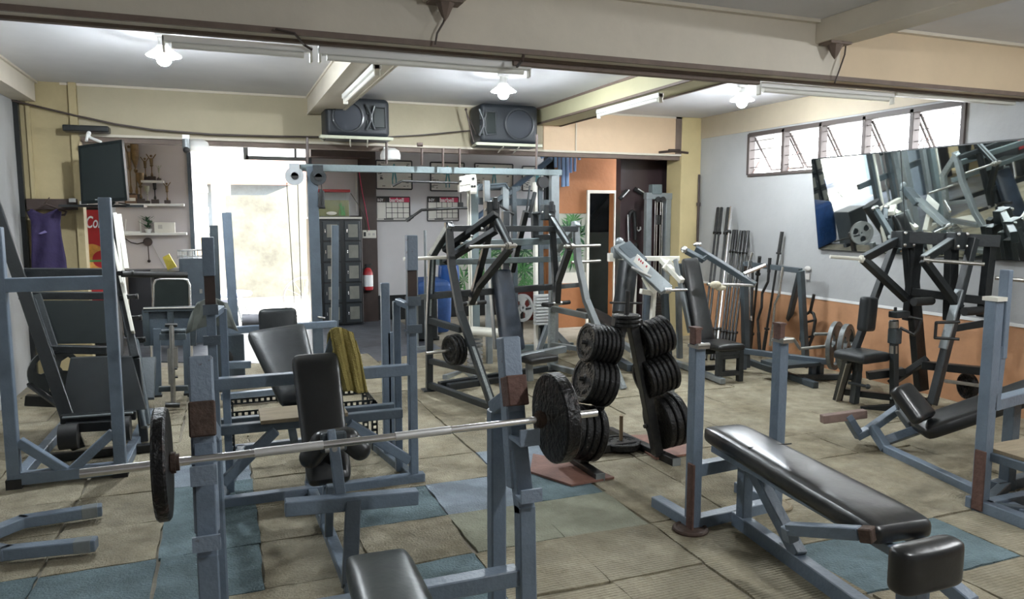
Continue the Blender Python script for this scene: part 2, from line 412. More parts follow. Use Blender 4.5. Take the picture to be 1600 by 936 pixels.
struct(MB().span((-1.17, YB+.02, 2.17), (5.3, YB+.12, 2.215)), 'trim_5', BROWNT)
m = MB(); m.span((-1.30, YB-.01, ZC-.02), (5.3, YB, ZC)); m.span((XL+.17, 3.9, ZC-.018), (XL+.19, YB, ZC)); m.span((3.8, YB-.014, 2.24), (3.81, YB, ZC)); struct(m, 'trim_6', BEIGE)
CB = [(.84, 1.14), (3.30, 3.62)]
for i, (a, b) in enumerate(CB):
    mm = BEIGE if i == 0 else mat('pale olive beam paint', (.50, .47, .30), .6, 0, .06, 2)
    struct(MB().span((a, 3.83, 2.51), (b, YB, ZC), .004), 'beam_cross', mm)
    m = MB(); m.span((a-.006, 3.83, 2.50), (a+.02, YB, 2.52)); m.span((b-.02, 3.83, 2.50), (b+.006, YB, 2.52)); m.span((a-.012, 3.83, ZC-.02), (b+.012, YB, ZC)); struct(m, 'trim_7', BROWNT if i else BEIGE)
    struct(MB().span((a+.12, YN, 2.545), (b+.02, 3.70, ZC), .004), 'beam_near', BEIGE)
    # grout drip hanging under the joint of the near beam
    c = V(a+.22, 3.64, 2.545); m = MB(); m.lathe([(.055, 0), (.045, -.02), (.018, -.075), (0, -.10)], c, (0, 0, 1), 7); m.box(c+V(0, 0, -.004), (.16, .1, .02))
    struct(m, 'trim_8', BROWNT)
struct(MB().span((XL, 3.66, ZC-.02), (XR, 3.70, ZC)), 'trim_9', BEIGE)
# back wall left: ochre panel with trim, dark rail
struct(MB().span((XL, YB, 0), (-1.17, YB+.12, ZC)), 'wall_back_left', YELW)
m = MB(); m.span((-1.23, YB-.05, 0), (-1.17, YB+.12, ZC)); struct(m, 'trim_10', YELW)
struct(MB().span((XL+.09, YB-.03, 0), (XL+.12, YB, ZC)), 'trim_11', YELW)
struct(MB().span((XL, YB-.06, 0), (XL+.04, YB, 2.5)), 'trim_12', BLACKP)
m = MB(); m.box((-1.41, YB-.035, 1.60), (.40, .06, .10), None, .008); struct(m, 'trim_13', DBROWN)
# corner column right
struct(MB().span((5.22, YB-.02, 0), (XR, YB+.3, ZC), .006), 'column_right', mat('yellow column paint', (.55, .45, .24), .6, 0, .08, 3))
struct(MB().span((5.14, YB-.01, 2.23), (5.22, YB+.2, ZC)), 'trim_14', BROWNT)
m = MB(); m.tube((5.46, YB-.05, 0), (5.46, YB-.05, 2.0), .014); m.tube((5.46, YB-.05, 1.62), (5.46, YB-.05, 1.66), .025); struct(m, 'trim_15', DBROWN)
# far room
DX0, DX1 = -.36, 1.13
struct(MB().span((-1.9, YF, 0), (DX0, YF+.15, 2.6)), 'wall_shelves', MAUVE)
struct(MB().span((DX1, YF, 0), (4.9, YF+.15, 2.6)), 'wall_calendars', WHITEW)
struct(MB().span((-1.9, YB+.1, 0), (-1.75, YF, 2.6)), 'wall_far_left', YELW)
struct(MB().span((1.16, YF-.02, 0), (2.05, YF, 1.5)), 'wall_recess', DBROWN)
struct(MB().span((1.80, YF-.16, 0), (2.02, YF, 2.5)), 'column_brown', DBROWN)
struct(MB().span((2.02, YF-.03, 0), (4.2, YF, .36)), 'baseboard_far', BLACKP)
struct(MB().span((1.13, YF-.35, 2.28), (1.92, YF, 2.5)), 'trim_16', DBROWN)
struct(MB().span((DX1-.03, YF-.05, 0), (DX1+.04, YF+.1, 2.5)), 'trim_17', BLUED)
struct(MB().span((DX0-.03, YF-.05, 0), (DX0+.02, YF+.1, 2.5)), 'trim_18', BLUED)
# transom of the street opening
m = MB(); m.span((DX0, YF, 2.42), (DX1, YF+.06, 2.46)); m.span((.33, YF, 2.24), (DX1, YF+.06, 2.29)); m.span((.30, YF, 2.24), (.36, YF+.06, 2.55)); m.span((DX0, YF+.02, 2.50), (DX1, YF+.06, 2.53)); m.span((.95, YF-.01, 2.28), (.98, YF+.03, 2.5))
struct(m, 'door_1', SILV)
# orange wall, door and dark maroon wall on the right
YO = 9.0
dl, dr = 4.56, 5.03
struct(MB().span((4.14, YO, 1.53), (dl, YO+.12, 2.5)), 'wall_orange', ORAD)
struct(MB().span((dl, YO, 1.83), (5.6, YO+.12, 2.5)), 'wall_orange_over_door', ORAD)
struct(MB().span((dr-.06, YO, 0), (5.6, YO+.12, 1.83)), 'wall_orange_right', ORAD)
struct(MB().span((4.14, YO, 0), (dl, YO+.12, .60)), 'wall_orange_lower', ORAD)
struct(MB().span((4.14, YO-.012, .60), (dl, YO+.11, .74)), 'trim_19', CREAM)
m = MB(); m.span((dl, YO-.03, 0), (dl+.035, YO+.12, 1.80)); m.span((dl, YO-.03, 1.80), (dr-.02, YO+.12, 1.84)); m.span((dr-.055, YO-.03, 0), (dr-.02, YO+.12, 1.80)); struct(m, 'trim_20', CREAM)
m = MB(); m.bar((dl+.04, YO+.1, .9), (dl+.16, YO+.75, .9), .035, 1.76, (0, 0, 1)); 
dm = MB(); dm.prism([(dl+.045, YO+.13, .03), (dl+.17, YO+.70, .03), (dl+.17, YO+.70, 1.79), (dl+.045, YO+.13, 1.79)], (.035, 0, 0)); door = struct(dm, 'door_2', CREAM); m.b.free()
h = MB(); h.box((dl+.075, YO+.2, .86), (.02, .04, .1)); h.tube((dl+.07, YO+.2, .88), (dl+.12, YO+.2, .88), .01); hd = h.done('door_handle', DSTEEL, door)
struct(MB().span((dl+.05, YO+1.1, 0), (5.8, YO+1.2, 1.25)), 'wall_block', CMU)
struct(MB().span((4.5, YO+1.2, 0), (6, YO+1.3, 2.6)), 'wall_closet', SLATE)
m = MB(); m.bar((4.9, YO+1.0, 1.2), (5.6, YO+1.0, 1.9), .08); struct(m, 'trim_21', SLATE)
struct(MB().span((5.65, YO, 0), (5.8, YO+1.2, 2.6)), 'wall_closet_side', SLATE)
YD = 8.35
struct(MB().span((W(968, 400, YD).x, YD, 0), (5.7, YD+.12, 2.5)), 'wall_maroon', MAROON)
struct(MB().span((XR-.1, YB+.1, 0), (XR+.15, YD+.3, 2.6)), 'wall_right_back', MAROON)
# low ceiling patch: dark floor covering
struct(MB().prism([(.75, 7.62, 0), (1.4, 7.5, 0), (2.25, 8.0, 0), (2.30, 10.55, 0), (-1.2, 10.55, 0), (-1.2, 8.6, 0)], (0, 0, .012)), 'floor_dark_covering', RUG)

# ------------------------------------------------------------------ awning window in the right wall
m = MB()
def spanbar(mm, y0, y1, z0, z1, x0=XR-.02, x1=XR+.06): mm.span((x0, y0, z0), (x1, y1, z1), .003)
spanbar(m, WY0, WY1, WZ1-.035, WZ1+.01); spanbar(m, WY0, WY1, WZ0-.02, WZ0+.012)
ys = [WX(x, 200, XR).y for x in (1172, 1226, 1284, 1352, 1426)]; ys[0] = WY1; ys.append(WY0)
for y in ys: spanbar(m, y-.02, y+.02, WZ0, WZ1)
win = struct(m, 'window_1', BARS)
m = MB()
for k in range(4): z = WZ0+.08+k*.095; m.bar((XR+.01, WY0, z), (XR+.01, WY1, z), .008)
m.done('security_bars', BARS, win)
for i in range(5):
    y1, y0 = ys[i]-.02, ys[i+1]+.02; m = MB(); top = V(XR+.06, 0, WZ1-.04); bot = V(XR+.30, 0, WZ0+.06)
    for y in (y0, y1): m.bar((top.x, y, top.z), (bot.x, y, bot.z), .022)
    m.bar((bot.x, y0, bot.z), (bot.x, y1, bot.z), .022); sash = m.done('sash', BARS, win)
    m = MB(); m.prism([(top.x, y0, top.z), (top.x, y1, top.z), (bot.x, y1, bot.z), (bot.x, y0, bot.z)], (.005, 0, .002)); m.done('pane', MILK, sash)
    m = MB(); m.tube((XR+.03, y0+.01, WZ0+.02), (XR+.16, y0+.01, WZ0+.22), .005); m.tube((XR+.03, y1-.01, WZ0+.02), (XR+.16, y1-.01, WZ0+.22), .005); m.done('stay', BRICKR, sash)

# ------------------------------------------------------------------ outside
struct(MB().span((-7, 10.62, 2.62), (9, 10.85, 6.2)), 'wall_upper_storey', STREETW)
struct(MB().span((-8, 10.85, -.15), (14, 26, -.02)), 'ground_street', CONC)
pl = [W(612, 0, 14.6)]
xa, xb, xc = W(352, 300, 14.6).x, W(415, 300, 14.6).x, W(500, 300, 14.6).x
zt, zt2 = W(370, 305, 14.6).z, W(470, 270, 14.6).z
solo(MB().prism([(xa, 14.6, -.05), (6.5, 14.6, -.05), (6.5, 14.6, zt2+1), (xc, 14.6, zt2), (xb, 14.6, zt), (xa, 14.6, zt)], (0, .2, 0)), 'street_wall', STREETW, 'weathered whitewashed wall across the street, with a rising top edge', 'wall')
m = MB(); m.span((W(330, 300, 15.2).x, 15.2, -.05), (xa+.1, 15.5, W(330, 275, 15.2).z)); solo(m, 'concrete_post', CONC, 'pale concrete post standing left of the weathered street wall', 'post')
m = MB(); m.span((-2.5, 17, -.05), (W(322, 300, 17).x, 18.3, W(300, 255, 17).z)); b = thing('house', 'pale house seen left through the street opening', 'house', (-.8, 17, 0)); m.done('facade', BIRD, b)
m = MB(); 
for i in range(5): z = 1.2+i*.42; m.box((W(305, 300, 17).x, 16.98, z), (.5, .05, .12))
m.done('ledge', CONC, b)
rf = thing('far_shed', 'low shed with rust red roof behind the street wall', 'shed', (2, 19, 0))
xs0, xs1 = W(322, 290, 19).x, W(470, 290, 19).x
m = MB(); m.span((xs0, 19, -.05), (xs1+2, 21, W(380, 286, 19).z)); m.done('wall', BLUED, rf)
m = MB(); m.prism([(xs0-.2, 18.7, W(322, 288, 18.7).z), (xs1+2, 18.7, W(322, 288, 18.7).z+.02), (xs1+2, 21, W(322, 272, 18.7).z+.5), (xs0-.2, 21, W(322, 272, 18.7).z+.5)], (0, 0, .06)); m.done('roof', mat('rust red roof', (.35, .15, .11), .8), rf)

# ------------------------------------------------------------------ floor mats: every mat a thing
G = .45
xs = [-1.60, -1.24, -.77, -.32, .10, .53, .99, 1.43, 1.88, 2.33, 2.78, 3.23, 3.68, 4.13, 4.58, 5.03, 5.46]
yr = [1.65, 2.10, 2.55, 3.00, 3.45, 3.90, 4.35, 4.80, 5.25, 5.70, 6.15, 6.60, 7.05, 7.50, 8.0]
def MATQ(i, j, di=1, dj=1): return xs[i], yr[j], xs[min(i+di, len(xs)-1)], yr[min(j+dj, len(yr)-1)]
used = set(); special = {}
def sp(i, j, mt, label, di=1, dj=1, dx=0): special[(i, j)] = (mt, label, di, dj, dx)
sp(1, 3, BLUM, 'faded dark teal floor mat at the lower left, left of its darker neighbour')
sp(2, 3, BLUM, 'dark teal floor mat at the lower left beside the end of the curved floor frame')
sp(3, 3, BLUM, 'grey teal floor mat around the foot of the left barbell upright')
sp(3, 4, BLUM, 'teal floor mat just left of the left barbell upright, below the hanging plate', 1, 2)
sp(5, 4, BLUM, 'teal floor mat to the right of the grey foot bar of the incline bench')
sp(6, 4, LBLM, 'pale blue floor mat behind the right barbell upright')
sp(7, 4, BLUM, 'bright teal floor mat touching the red brown mat by the plate tree')
sp(6, 3, GRNM, 'grey green floor mat under the right barbell upright')
sp(7, 3, GRNM, 'plain grey green floor mat in front of the bright teal one')
sp(5, 2, BLUM, 'teal floor mat beside the nearest black bench pad')
sp(7, 5, LBLM, 'small pale blue floor mat left of the red brown mat')
sp(9, 1, BLUM, 'teal floor mat in the shade under the long black bench', 1, 1)
sp(10, 1, BLUM, 'teal floor mat under the leg end of the long black bench')
sp(3, 5+1, LBLM, 'pale floor mat under the second barbell rack')
ribset = {(7, 2), (8, 2), (7, 1), (6, 1), (8, 1), (11, 1), (12, 1), (13, 1), (10, 0), (11, 0), (6, 2), (9, 2), (12, 0)}
big = [(9, 3, 2, 2), (11, 2, 2, 2), (9, 5, 2, 2), (13, 3, 2, 2), (11, 5, 2, 2), (13, 6, 2, 2), (0, 8, 2, 2)]
big += [(i, j, 2, 2) for i in range(3, 15, 2) for j in (8, 10, 12)] + [(i, 6, 2, 2) for i in (8,)] + [(1, 10, 2, 2), (1, 12, 2, 2)]
LM = [(-.08, 2.3, 'the left barbell upright'), (.92, 2.35, 'the right barbell upright'), (.42, 1.7, 'the nearest bench pad'), (.41, 3.2, 'the wide grey foot bar'), (.97, 4.05, 'the incline rack right post'),
 (-.07, 4.1, 'the incline rack left post'), (-.85, 3.85, 'the curved floor frame'), (-1.1, 4.7, 'the left post of the squat rack'), (-.58, 4.75, 'the right post of the squat rack'), (1.93, 3.7, 'the left foot of the plate tree'), (2.46, 3.75, 'the right foot of the plate tree'),
 (2.05, 2.88, "the long bench's left upright"), (2.58, 2.93, "the long bench's right upright"), (2.15, 1.7, "the long bench's end pad"), (3.95, 3.5, 'the foot of the decline bench'), (3.46, 2.5, 'the upright of the right edge rack'),
 (4.6, 4.5, 'the white faced machine leg'), (5.2, 4.1, "the black machine's right foot"), (4.3, 5.5, 'the square black seat'), (4.9, 5.2, 'the row bench'), (1.6, 6.1, "the centre machine's rear left foot"), (1.85, 5.15, "the centre machine's front left foot"),
 (2.9, 6.4, "the centre machine's rear right foot"), (-.45, 6.0, 'the chrome centre pole stand'), (.4, 5.2, 'the slotted angle stand'), (.2, 6.1, 'the upright bench frame'), (3.4, 5.7, 'the base of the seated press'), (5.3, 7.6, 'the yellow column'), (2.3, 4.06, 'the loading pin'), (.6, 7.4, 'the street opening')]
seenl = {}
def matlabel(x, y, kind):
    L = min(LM, key=lambda l: (l[0]-x)**2+(l[1]-y)**2); dx, dy = x-L[0], y-L[1]; d = (dx*dx+dy*dy)**.5
    if d < .22: r = 'under or around'
    else:
        r = ('right of' if dx > 0 else 'left of') if abs(dx) > abs(dy)*1.3 else (('just behind' if dy > 0 else 'just in front of') if abs(dy) > abs(dx)*1.3 else ('behind ' if dy > 0 else 'before ')+('and right of' if dx > 0 else 'and left of'))
    s_ = '%s mat %s %s' % (kind, r, L[2]); k = seenl.get(s_, 0); seenl[s_] = k+1
    return s_+['', ', second one', ', third one', ', fourth one', ', fifth one', ', sixth one', ', seventh one', ', eighth one', ', ninth one'][min(k, 8)]
for (i, j, a, b) in big:
    if all((i+p, j+q) not in special for p in range(a) for q in range(b)): special[(i, j)] = (TANM, None, a, b, 0)
for i in range(len(xs)-1):
    for j in range(len(yr)-1):
        if (i, j) in used: continue
        mt, lab, di, dj, dx = special.get((i, j), (None, None, 1, 1, 0))
        if mt is None: mt = RIBM if (i, j) in ribset else TANM
        for p in range(di):
            for q in range(dj): used.add((i+p, j+q))
        x0, y0, x1, y1 = MATQ(i, j, di, dj)
        g = .004; r = lambda: random.uniform(-.011, .011); zt_ = .009+random.random()*.004
        if x0 < .2 and y0 < 2 and not lab and mt is TANM and i < 3 and j < 2: pass
        a = [V(x0+g+r(), y0+g+r(), 0), V(x1-g+r(), y0+g+r(), 0), V(x1-g+r(), y1-g+r(), 0), V(x0+g+r(), y1-g+r(), 0)]
        # ragged outline: a few extra points per side
        pts = []
        for k in range(4):
            p, q = a[k], a[(k+1) % 4]; n = (q-p).cross(V(0, 0, 1)).normalized()
            pts.append(p)
            for s in (.15, .3, .45, .6, .75, .9): pts.append(p+(q-p)*s+n*random.uniform(-.005, .004))
        pts = [V(min(p.x, XR-.01), p.y, .001) for p in pts]
        grp = None
        if not lab:
            knd, grp = ('ribbed tan', 'ribbed tan floor mats') if mt is RIBM else (('large tan', 'large tan floor mats') if di > 1 else ('small tan', 'small tan floor mats'))
            lab = matlabel((x0+x1)/2, (y0+y1)/2, knd)
        if mt is TANM and i in (4, 3) and j < 4: mt2 = TANM
        o = solo(MB().prism(pts, (0, 0, zt_)), 'floor_mat', mt, lab, 'mat', grp)
def lmat(pts, mt, lab, z=.013, t=.012): return solo(MB().prism([V(p[0], p[1], z) for p in pts], (0, 0, t)), 'floor_mat', mt, lab, 'mat')
lmat([(1.61, 3.86), (1.74, 3.58), (2.02, 3.60), (1.96, 3.9), (1.75, 4.15)], REDM, 'folded red brown mat under the left foot of the plate tree')
lmat([(2.42, 3.8), (2.75, 3.80), (2.95, 4.15), (2.45, 4.3)], REDM, 'red brown mat behind the right foot of the plate tree')
# ------------------------------------------------------------------ lamps
def bulb(p, label, mt=None):
    t = thing('ceiling_lamp', label, 'lamp', p); x, y, z = p
    m = MB(); m.lathe([(0, 0), (.05, 0), (.05, -.02), (.032, -.03), (.030, -.07), (.04, -.085), (.0, -.085)], p); m.done('holder', WHITEP, t)
    m = MB(); m.lathe([(.035, -.08), (.05, -.10), (.10, -.135), (.108, -.14), (.105, -.145), (.046, -.107), (.033, -.085)], p, (0, 0, 1), 32); m.done('reflector', SHADEM, t)
    m = MB(); m.lathe([(.0, -.10), (.03, -.105), (.042, -.135), (.046, -.16), (.040, -.185), (.022, -.203), (0, -.208)], p, (0, 0, 1), 24); m.done('bulb', BULBM if p[1] > 3 else BULBN, t)
for (x, y, l) in ((-.31, 5.49, 'lit bulb lamp on the left ceiling bay'), (2.25, 6.0, 'lit bulb lamp on the middle ceiling bay, before the right speaker'), (4.44, 5.68, 'lit bulb lamp on the right ceiling bay near the window'),
                  (2.25, .6, 'lit bulb lamp on the ceiling behind the viewpoint, middle bay'), (4.7, 1.6, 'lit bulb lamp on the ceiling right of the viewpoint')):
    bulb((x, y, ZC), l)
# ------------------------------------------------------------------ foreground barbell rack with flat bench
t = thing('bench_press_rack', 'nearest blue grey bench press rack, holding the loaded barbell', 'bench press', (.42, 2.3, 0))
for sx, X in ((-1, -.078), (1, .925)):
    m = MB(); m.bar((X, 2.24, .012), (X, 2.265, .52), .058); m.bar((X, 2.262, .49), (X, 2.37, .82), .058); u = m.done('upright', BLUE, t)
    m = MB(); m.bar((X, 2.325, .56), (X, 2.425, 1.075), .07, .066, bev=.006); m.done('sleeve', BLUEW, u)
    m = MB(); m.bar((X, 2.345, .845), (X, 2.375, .945), .074, .07, bev=.004); m.done('tape', RUST if sx < 0 else BRICKR, u)
    m = MB(); m.box((X, 2.235, .555), (.075, .05, .012)); m.box((X, 2.205, .572), (.075, .010, .045)); m.box((X, 2.27, .745), (.07, .11, .012)); m.box((X, 2.222, .77), (.07, .012, .05)); m.done('bar_hook', BLUEW, u)
    m = MB(); m.bar((X-.02*sx, 2.49, .012), (X-.02*sx, 2.49, .80), .058, bev=.006); m.bar((X-.02*sx, 2.50, .80), (X-.005*sx, 2.40, .86), .055); m.done('rear_upright', BLUE, t)
    m = MB(); m.bar((X, 2.20, .03), (X, 2.52, .03), .055); m.done('foot', BLUE, t)
m = MB(); m.bar((-.05, 2.27, .27), (.90, 2.27, .27), .06, side=(0, 1, 0)); m.done('crossbar', BLUE, t)
m = MB(); m.bar((.41, 2.25, .34), (.39, 1.2, .34), .05); m.bar((.41, 2.2, .30), (.41, 2.2, .36), .05); m.bar((.39, 1.25, .012), (.39, 1.25, .33), .05); m.done('bench_frame', BLUE, t)
m = MB(); m.pad((.425, 2.33, .425), (.385, 1.15, .425), (1, 0, 0), .215, .07, w2=.25, bev=.03); m.done('bench_pad', VINYLG, t)

# barbell and its two plates
BY, BZ = 2.235, .805
b0, b1 = W(125, 740, BY), W(932, 645, BY)
t = thing('barbell', 'loaded straight barbell lying across the nearest rack', 'barbell', ((b0.x+b1.x)/2, BY, BZ))
zl = b0.z; dz = b1.z-b0.z
def bp(s): return b0+(b1-b0)*s
def bx(px): return (W(px, 700, BY).x-b0.x)/(b1.x-b0.x)
m = MB(); m.tube(bp(0), bp(.185), .0125, 20); m.tube(bp(.185), bp(.86), .0115, 20); m.tube(bp(.86), bp(1), .0125, 20); m.done('bar', CHROME, t)
m = MB(); m.tube(bp(.285), bp(.41), .0132, 20); m.tube(bp(.55), bp(.665), .0132, 20); m.done('knurled_grip', mat('satin knurled steel', (.75, .75, .74), .42, .6), t)
for s in (bx(262), bx(838)): m = MB(); m.tube(bp(s), bp(s+.018), .024, 18); m.tube(bp(s+.004), bp(s+.012), .03, 18); m.done('collar', RUST, t)
ax = (b1-b0).normalized()
plate(bp(bx(253)), ax, .158, .036, 'worn flat black plate on the left end of the barbell', None, 'plain', IRONR)
plate(bp(bx(868)), ax, .152, .052, 'worn flat black plate on the right end of the barbell', None, 'plain', IRONR)

# ------------------------------------------------------------------ incline bench with foot bar (in front of the second rack)
t = thing('incline_bench', 'blue grey incline bench with narrow black back pad and wide foot bar', 'bench', (.41, 3.3, 0))
f0 = WZ(541, 928, .03); f1 = WZ(488, 806, .03); cx = .41
m = MB(); m.bar((cx+.01, 2.84, .028), (cx-.02, 4.1, .028), .05); m.done('base_rail', BLUE, t)
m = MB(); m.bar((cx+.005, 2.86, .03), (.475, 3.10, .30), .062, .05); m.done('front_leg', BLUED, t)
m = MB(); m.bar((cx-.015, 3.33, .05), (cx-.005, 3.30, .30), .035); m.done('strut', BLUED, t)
a, b = W(445, 793, 3.10), W(652, 775, 3.10)
m = MB(); m.bar((a.x, 3.10, a.z), (b.x, 3.10, b.z), .062, .062, (0, 1, .0), .004); m.done('foot_bar', BLUE, t)
m = MB(); m.bar(W(532, 775, 3.14), W(521, 690, 3.22), .045); m.bar(W(521, 702, 3.24), W(517, 672, 3.28), .036); m.done('knee_post', BLUE, t)
m = MB(); m.tube(W(508, 705, 3.20), W(538, 699, 3.20), .009); m.tube(W(523, 702, 3.18), W(523, 702, 3.24), .012); m.done('locking_pin', STEEL, t)
c = W(523, 695, 3.28); 
m = MB(); m.box(W(521, 690, 3.285), (.115, .03, .09), None, .01); m.done('knee_pad_bracket', SLATE, t)
m = MB(); pts = []
kc = W(524, 705, 3.33)
m.tube(kc+V(-.11, .0, -.015), kc+V(-.055, .0, .045), .05, 20); m.tube(kc+V(-.06, 0, .05), kc+V(.06, 0, .055), .052, 20); m.tube(kc+V(.055, 0, .05), kc+V(.11, .0, -.005), .05, 20)
m.ball(kc+V(-.058, 0, .048), .052); m.ball(kc+V(.058, 0, .052), .052); m.ball(kc+V(-.11, 0, -.015), .05); m.ball(kc+V(.11, 0, -.005), .05)
m.done('knee_roller', VINYL, t)
pb, pt = W(517, 752, 3.36), W(495, 548, 3.80); pt.x = pb.x-.005
m = MB(); m.pad(pt, pb, (1, 0, 0), .235, .075, w2=.205, bev=.032); m.done('back_pad', VINYL, t)
m = MB(); m.bar(pb+V(0, .10, -.02), pt+V(0, .09, -.06), .05); m.bar(pt+V(.02, .1, -.1), (cx-.02, 4.08, .03), .045); m.bar(pb+V(0, .1, -.05), (cx-.015, 3.5, .03), .045)
m.bar(pt+V(.04, .10, -.14), pt+V(.11, .14, .05), .035); m.done('back_support', BLUE, t)
# towel draped over the top right corner of the back support
m = MB(); tc = W(530, 520, 3.90); b_ = m.b; rows = []
nu, nv = 14, 26
for j in range(nv+1):
    v = j/nv; row = []
    for i in range(nu+1):
        u = i/nu
        if v < .16: s = v/.16; y = .10*(1-s); z = -.13+.16*math.sin(s*math.pi/2)
        else: s = (v-.16)/.84; y = -.035-.03*math.sin(min(1, s*5)*math.pi/2)+.01*s; z = .03-.335*s + .02*(1-min(1, s*4))**2
        if v < .16: y = .08-.11*s
        wdt = .115+.035*min(1, max(0, (v-.1)*2.5)) - .03*v; lean = .075*max(0, v-.1)
        x = (u-.5)*wdt+lean
        y += .010*math.sin(u*13+v*3)+.005*math.sin(u*29); z += .010*math.sin(u*5+1)-.03*(abs(u-.5)*2)**2*(1 if v < .3 else .2)
        row.append(b_.verts.new(tc+V(x, y, z)))
    rows.append(row)
for j in range(nv):
    for i in range(nu): b_.faces.new([rows[j][i], rows[j][i+1], rows[j+1][i+1], rows[j+1][i]])
m.sm = True
tw = solo(m, 'towel', OLIVE, 'olive yellow towel draped over the top corner of the incline bench', 'towel', None, tc)
md = tw.modifiers.new('thick', 'SOLIDIFY'); md.thickness = .009; md.offset = 0

# ------------------------------------------------------------------ second rack, Y 4.0, with board seat
t = thing('incline_press_rack', 'blue grey incline press rack with a wooden board seat and reclined black pad', 'bench press', (.45, 4.1, 0))
for sx, X in ((-1, -.07), (1, .955)):
    m = MB(); m.bar((X, 4.0, .03), (X, 4.0, 1.39), .045, .055); u = m.done('upright', BLUE, t)
    m = MB(); m.box((X, 3.975, 1.30), (.058, .06, .19), None, .004); m.done('sleeve', BLUEW if sx > 0 else BLUE, u)
    m = MB(); m.box((X, 3.965, 1.02), (.07, .09, .012)); m.box((X, 3.925, 1.04), (.07, .012, .05)); m.box((X, 3.965, .87), (.08, .09, .012)); m.box((X, 3.925, .89), (.08, .012, .04)); m.done('bar_hook', BLUED, u)
    m = MB(); m.box((X, 3.97, 1.11), (.05, .008, .2)); m.done('tape', DBROWN, u)
    m = MB(); m.bar((X-sx*.055, 4.13, .03), (X-sx*.055, 4.13, 1.02), .04); m.bar((X-sx*.05, 4.13, 1.02), (X, 4.0, 1.0), .035); m.done('rear_upright', BLUE, t)
    if sx > 0: m = MB(); m.bar((.925, 4.42, .03), (.925, 4.42, .80), .045); m.bar((.895, 4.42, .03), (.895, 4.42, 1.10), .05, .045); m.done('spotter_post', BLUE, t)
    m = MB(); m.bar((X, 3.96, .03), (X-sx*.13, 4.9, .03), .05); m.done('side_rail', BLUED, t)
m = MB(); m.bar((-.07, 4.0, .65), (.955, 4.0, .65), .06, side=(0, 1, 0)); m.done('crossbar', BLUE, t)
m = MB(); m.bar((-.10, 3.98, .03), (1.01, 3.98, .03), .055, side=(0, 1, 0)); m.bar((-.02, 4.9, .03), (.85, 4.9, .03), .05, side=(0, 1, 0)); m.done('floor_rail', BLUE, t)
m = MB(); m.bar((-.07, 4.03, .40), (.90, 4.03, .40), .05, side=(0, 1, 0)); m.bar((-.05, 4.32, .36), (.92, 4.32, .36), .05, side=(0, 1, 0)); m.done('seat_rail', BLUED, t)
m = MB(); m.bar((.22, 4.0, .38), (-.05, 4.0, .13), .05, side=(0, 1, 0)); m.bar((.60, 4.0, .38), (.93, 4.0, .13), .05, side=(0, 1, 0)); m.done('brace', BLUE, t)
m = MB(); m.box((.37, 4.12, .43), (.45, .27, .022), None, .003); m.done('seat_board', WOOD, t)
pa, pz = V(.29, 4.86, .82), V(.39, 4.33, .46)
m = MB(); m.pad(pa, pz, (1, 0, 0), .37, .08, w2=.24, bev=.035); m.done('reclined_pad', VINYLD, t)
m = MB(); m.bar(pa+V(0, .1, -.12), (.38, 4.88, .04), .05); m.bar(pz+V(0, .02, -.09), pa+V(0, .02, -.10), .05); m.done('pad_support', BLUED, t)

# slotted angle stand behind it
def slotted(name, label, x0, x1, y0, y1, z, legs=True):
    t = thing(name, label, 'stand', ((x0+x1)/2, (y0+y1)/2, 0))
    for (a, b) in (((x0, y0, z), (x1, y0, z)), ((x0, y1, z), (x1, y1, z)), ((x0, y0, z), (x0, y1, z)), ((x1, y0, z), (x1, y1, z))):
        angle(a, b, t, 'slotted_rail')
    for x in (x0, x1):
        for y in (y0, y1): angle((x, y, 0), (x, y, z), t, 'leg')
    return t
def angle(a, b, t, nm):
    a = Vector(a); b = Vector(b); d = b-a; L = d.length; n = int(L/.035); d.normalize(); s = V(0, 0, 1) if abs(d.z) < .5 else V(1, 0, 0)
    m = MB()  # strip with punched slots: two lips plus bridges between the slots
    f = V(0, 1, 0) if abs(d.y) < .5 else V(1, 0, 0)
    for k in (-1, 1): m.bar(a+s*k*.014, b+s*k*.014, .010, .003, side=s, bev=0)
    for i in range(n+1): c = a+d*(L*i/n); m.bar(c-s*.012, c+s*.012, .017, .003, side=d, bev=0)
    m.bar(a-s*.018+V(0, .014, 0), b-s*.018+V(0, .014, 0), .03, .003, side=(0, 1, 0), bev=0)
    return m.done(nm, CHAR, t)
slotted('slotted_angle_stand', 'dark slotted angle iron stand behind the incline press rack', .0, .855, 4.62, 4.95, .325)

# ------------------------------------------------------------------ bench on the third frame, Y 6.1
t = thing('upright_bench', 'blue grey frame with a black upright back pad, before the street opening', 'bench', (.5, 6.1, 0))
YU = 6.1
m = MB(); m.bar(W(334, 352, YU), W(344, 612, YU), .06); m.done('left_post', SLATE, t)
l = W(345, 517, YU); r = W(525, 506, YU+.2)
m = MB(); m.bar(l, r, .055, side=(0, 1, 0)); m.bar(W(345, 571, YU), W(392, 569, YU), .055, side=(0, 1, 0)); m.bar(W(345, 620, YU), W(430, 612, YU), .05, side=(0, 1, 0)); m.done('rail', BLUE, t)
pc = W(434, 480, 6.0); pq = W(436, 532, 6.0)
m = MB(); m.pad(pc, pq+V(0, -.06, 0), (1, 0, 0), .29, .09, bev=.04); m.done('back_pad', VINYLD, t)
m = MB(); m.bar(pq+V(0, .15, .1), V(pq.x, 6.15, .02), .06); m.done('stem', SLATE, t)
m = MB(); p = W(437, 537, 5.7); m.pad(p+V(0, .2, 0), p+V(0, -.15, 0), (1, 0, 0), .3, .08); m.done('seat_pad', VINYLD, t)
m = MB(); m.tube(W(378, 500, 6.3), W(412, 500, 6.3), .05, 18); m.done('arm_roller', mat('pale grey vinyl', (.30, .30, .33), .5, 0, .1), t)
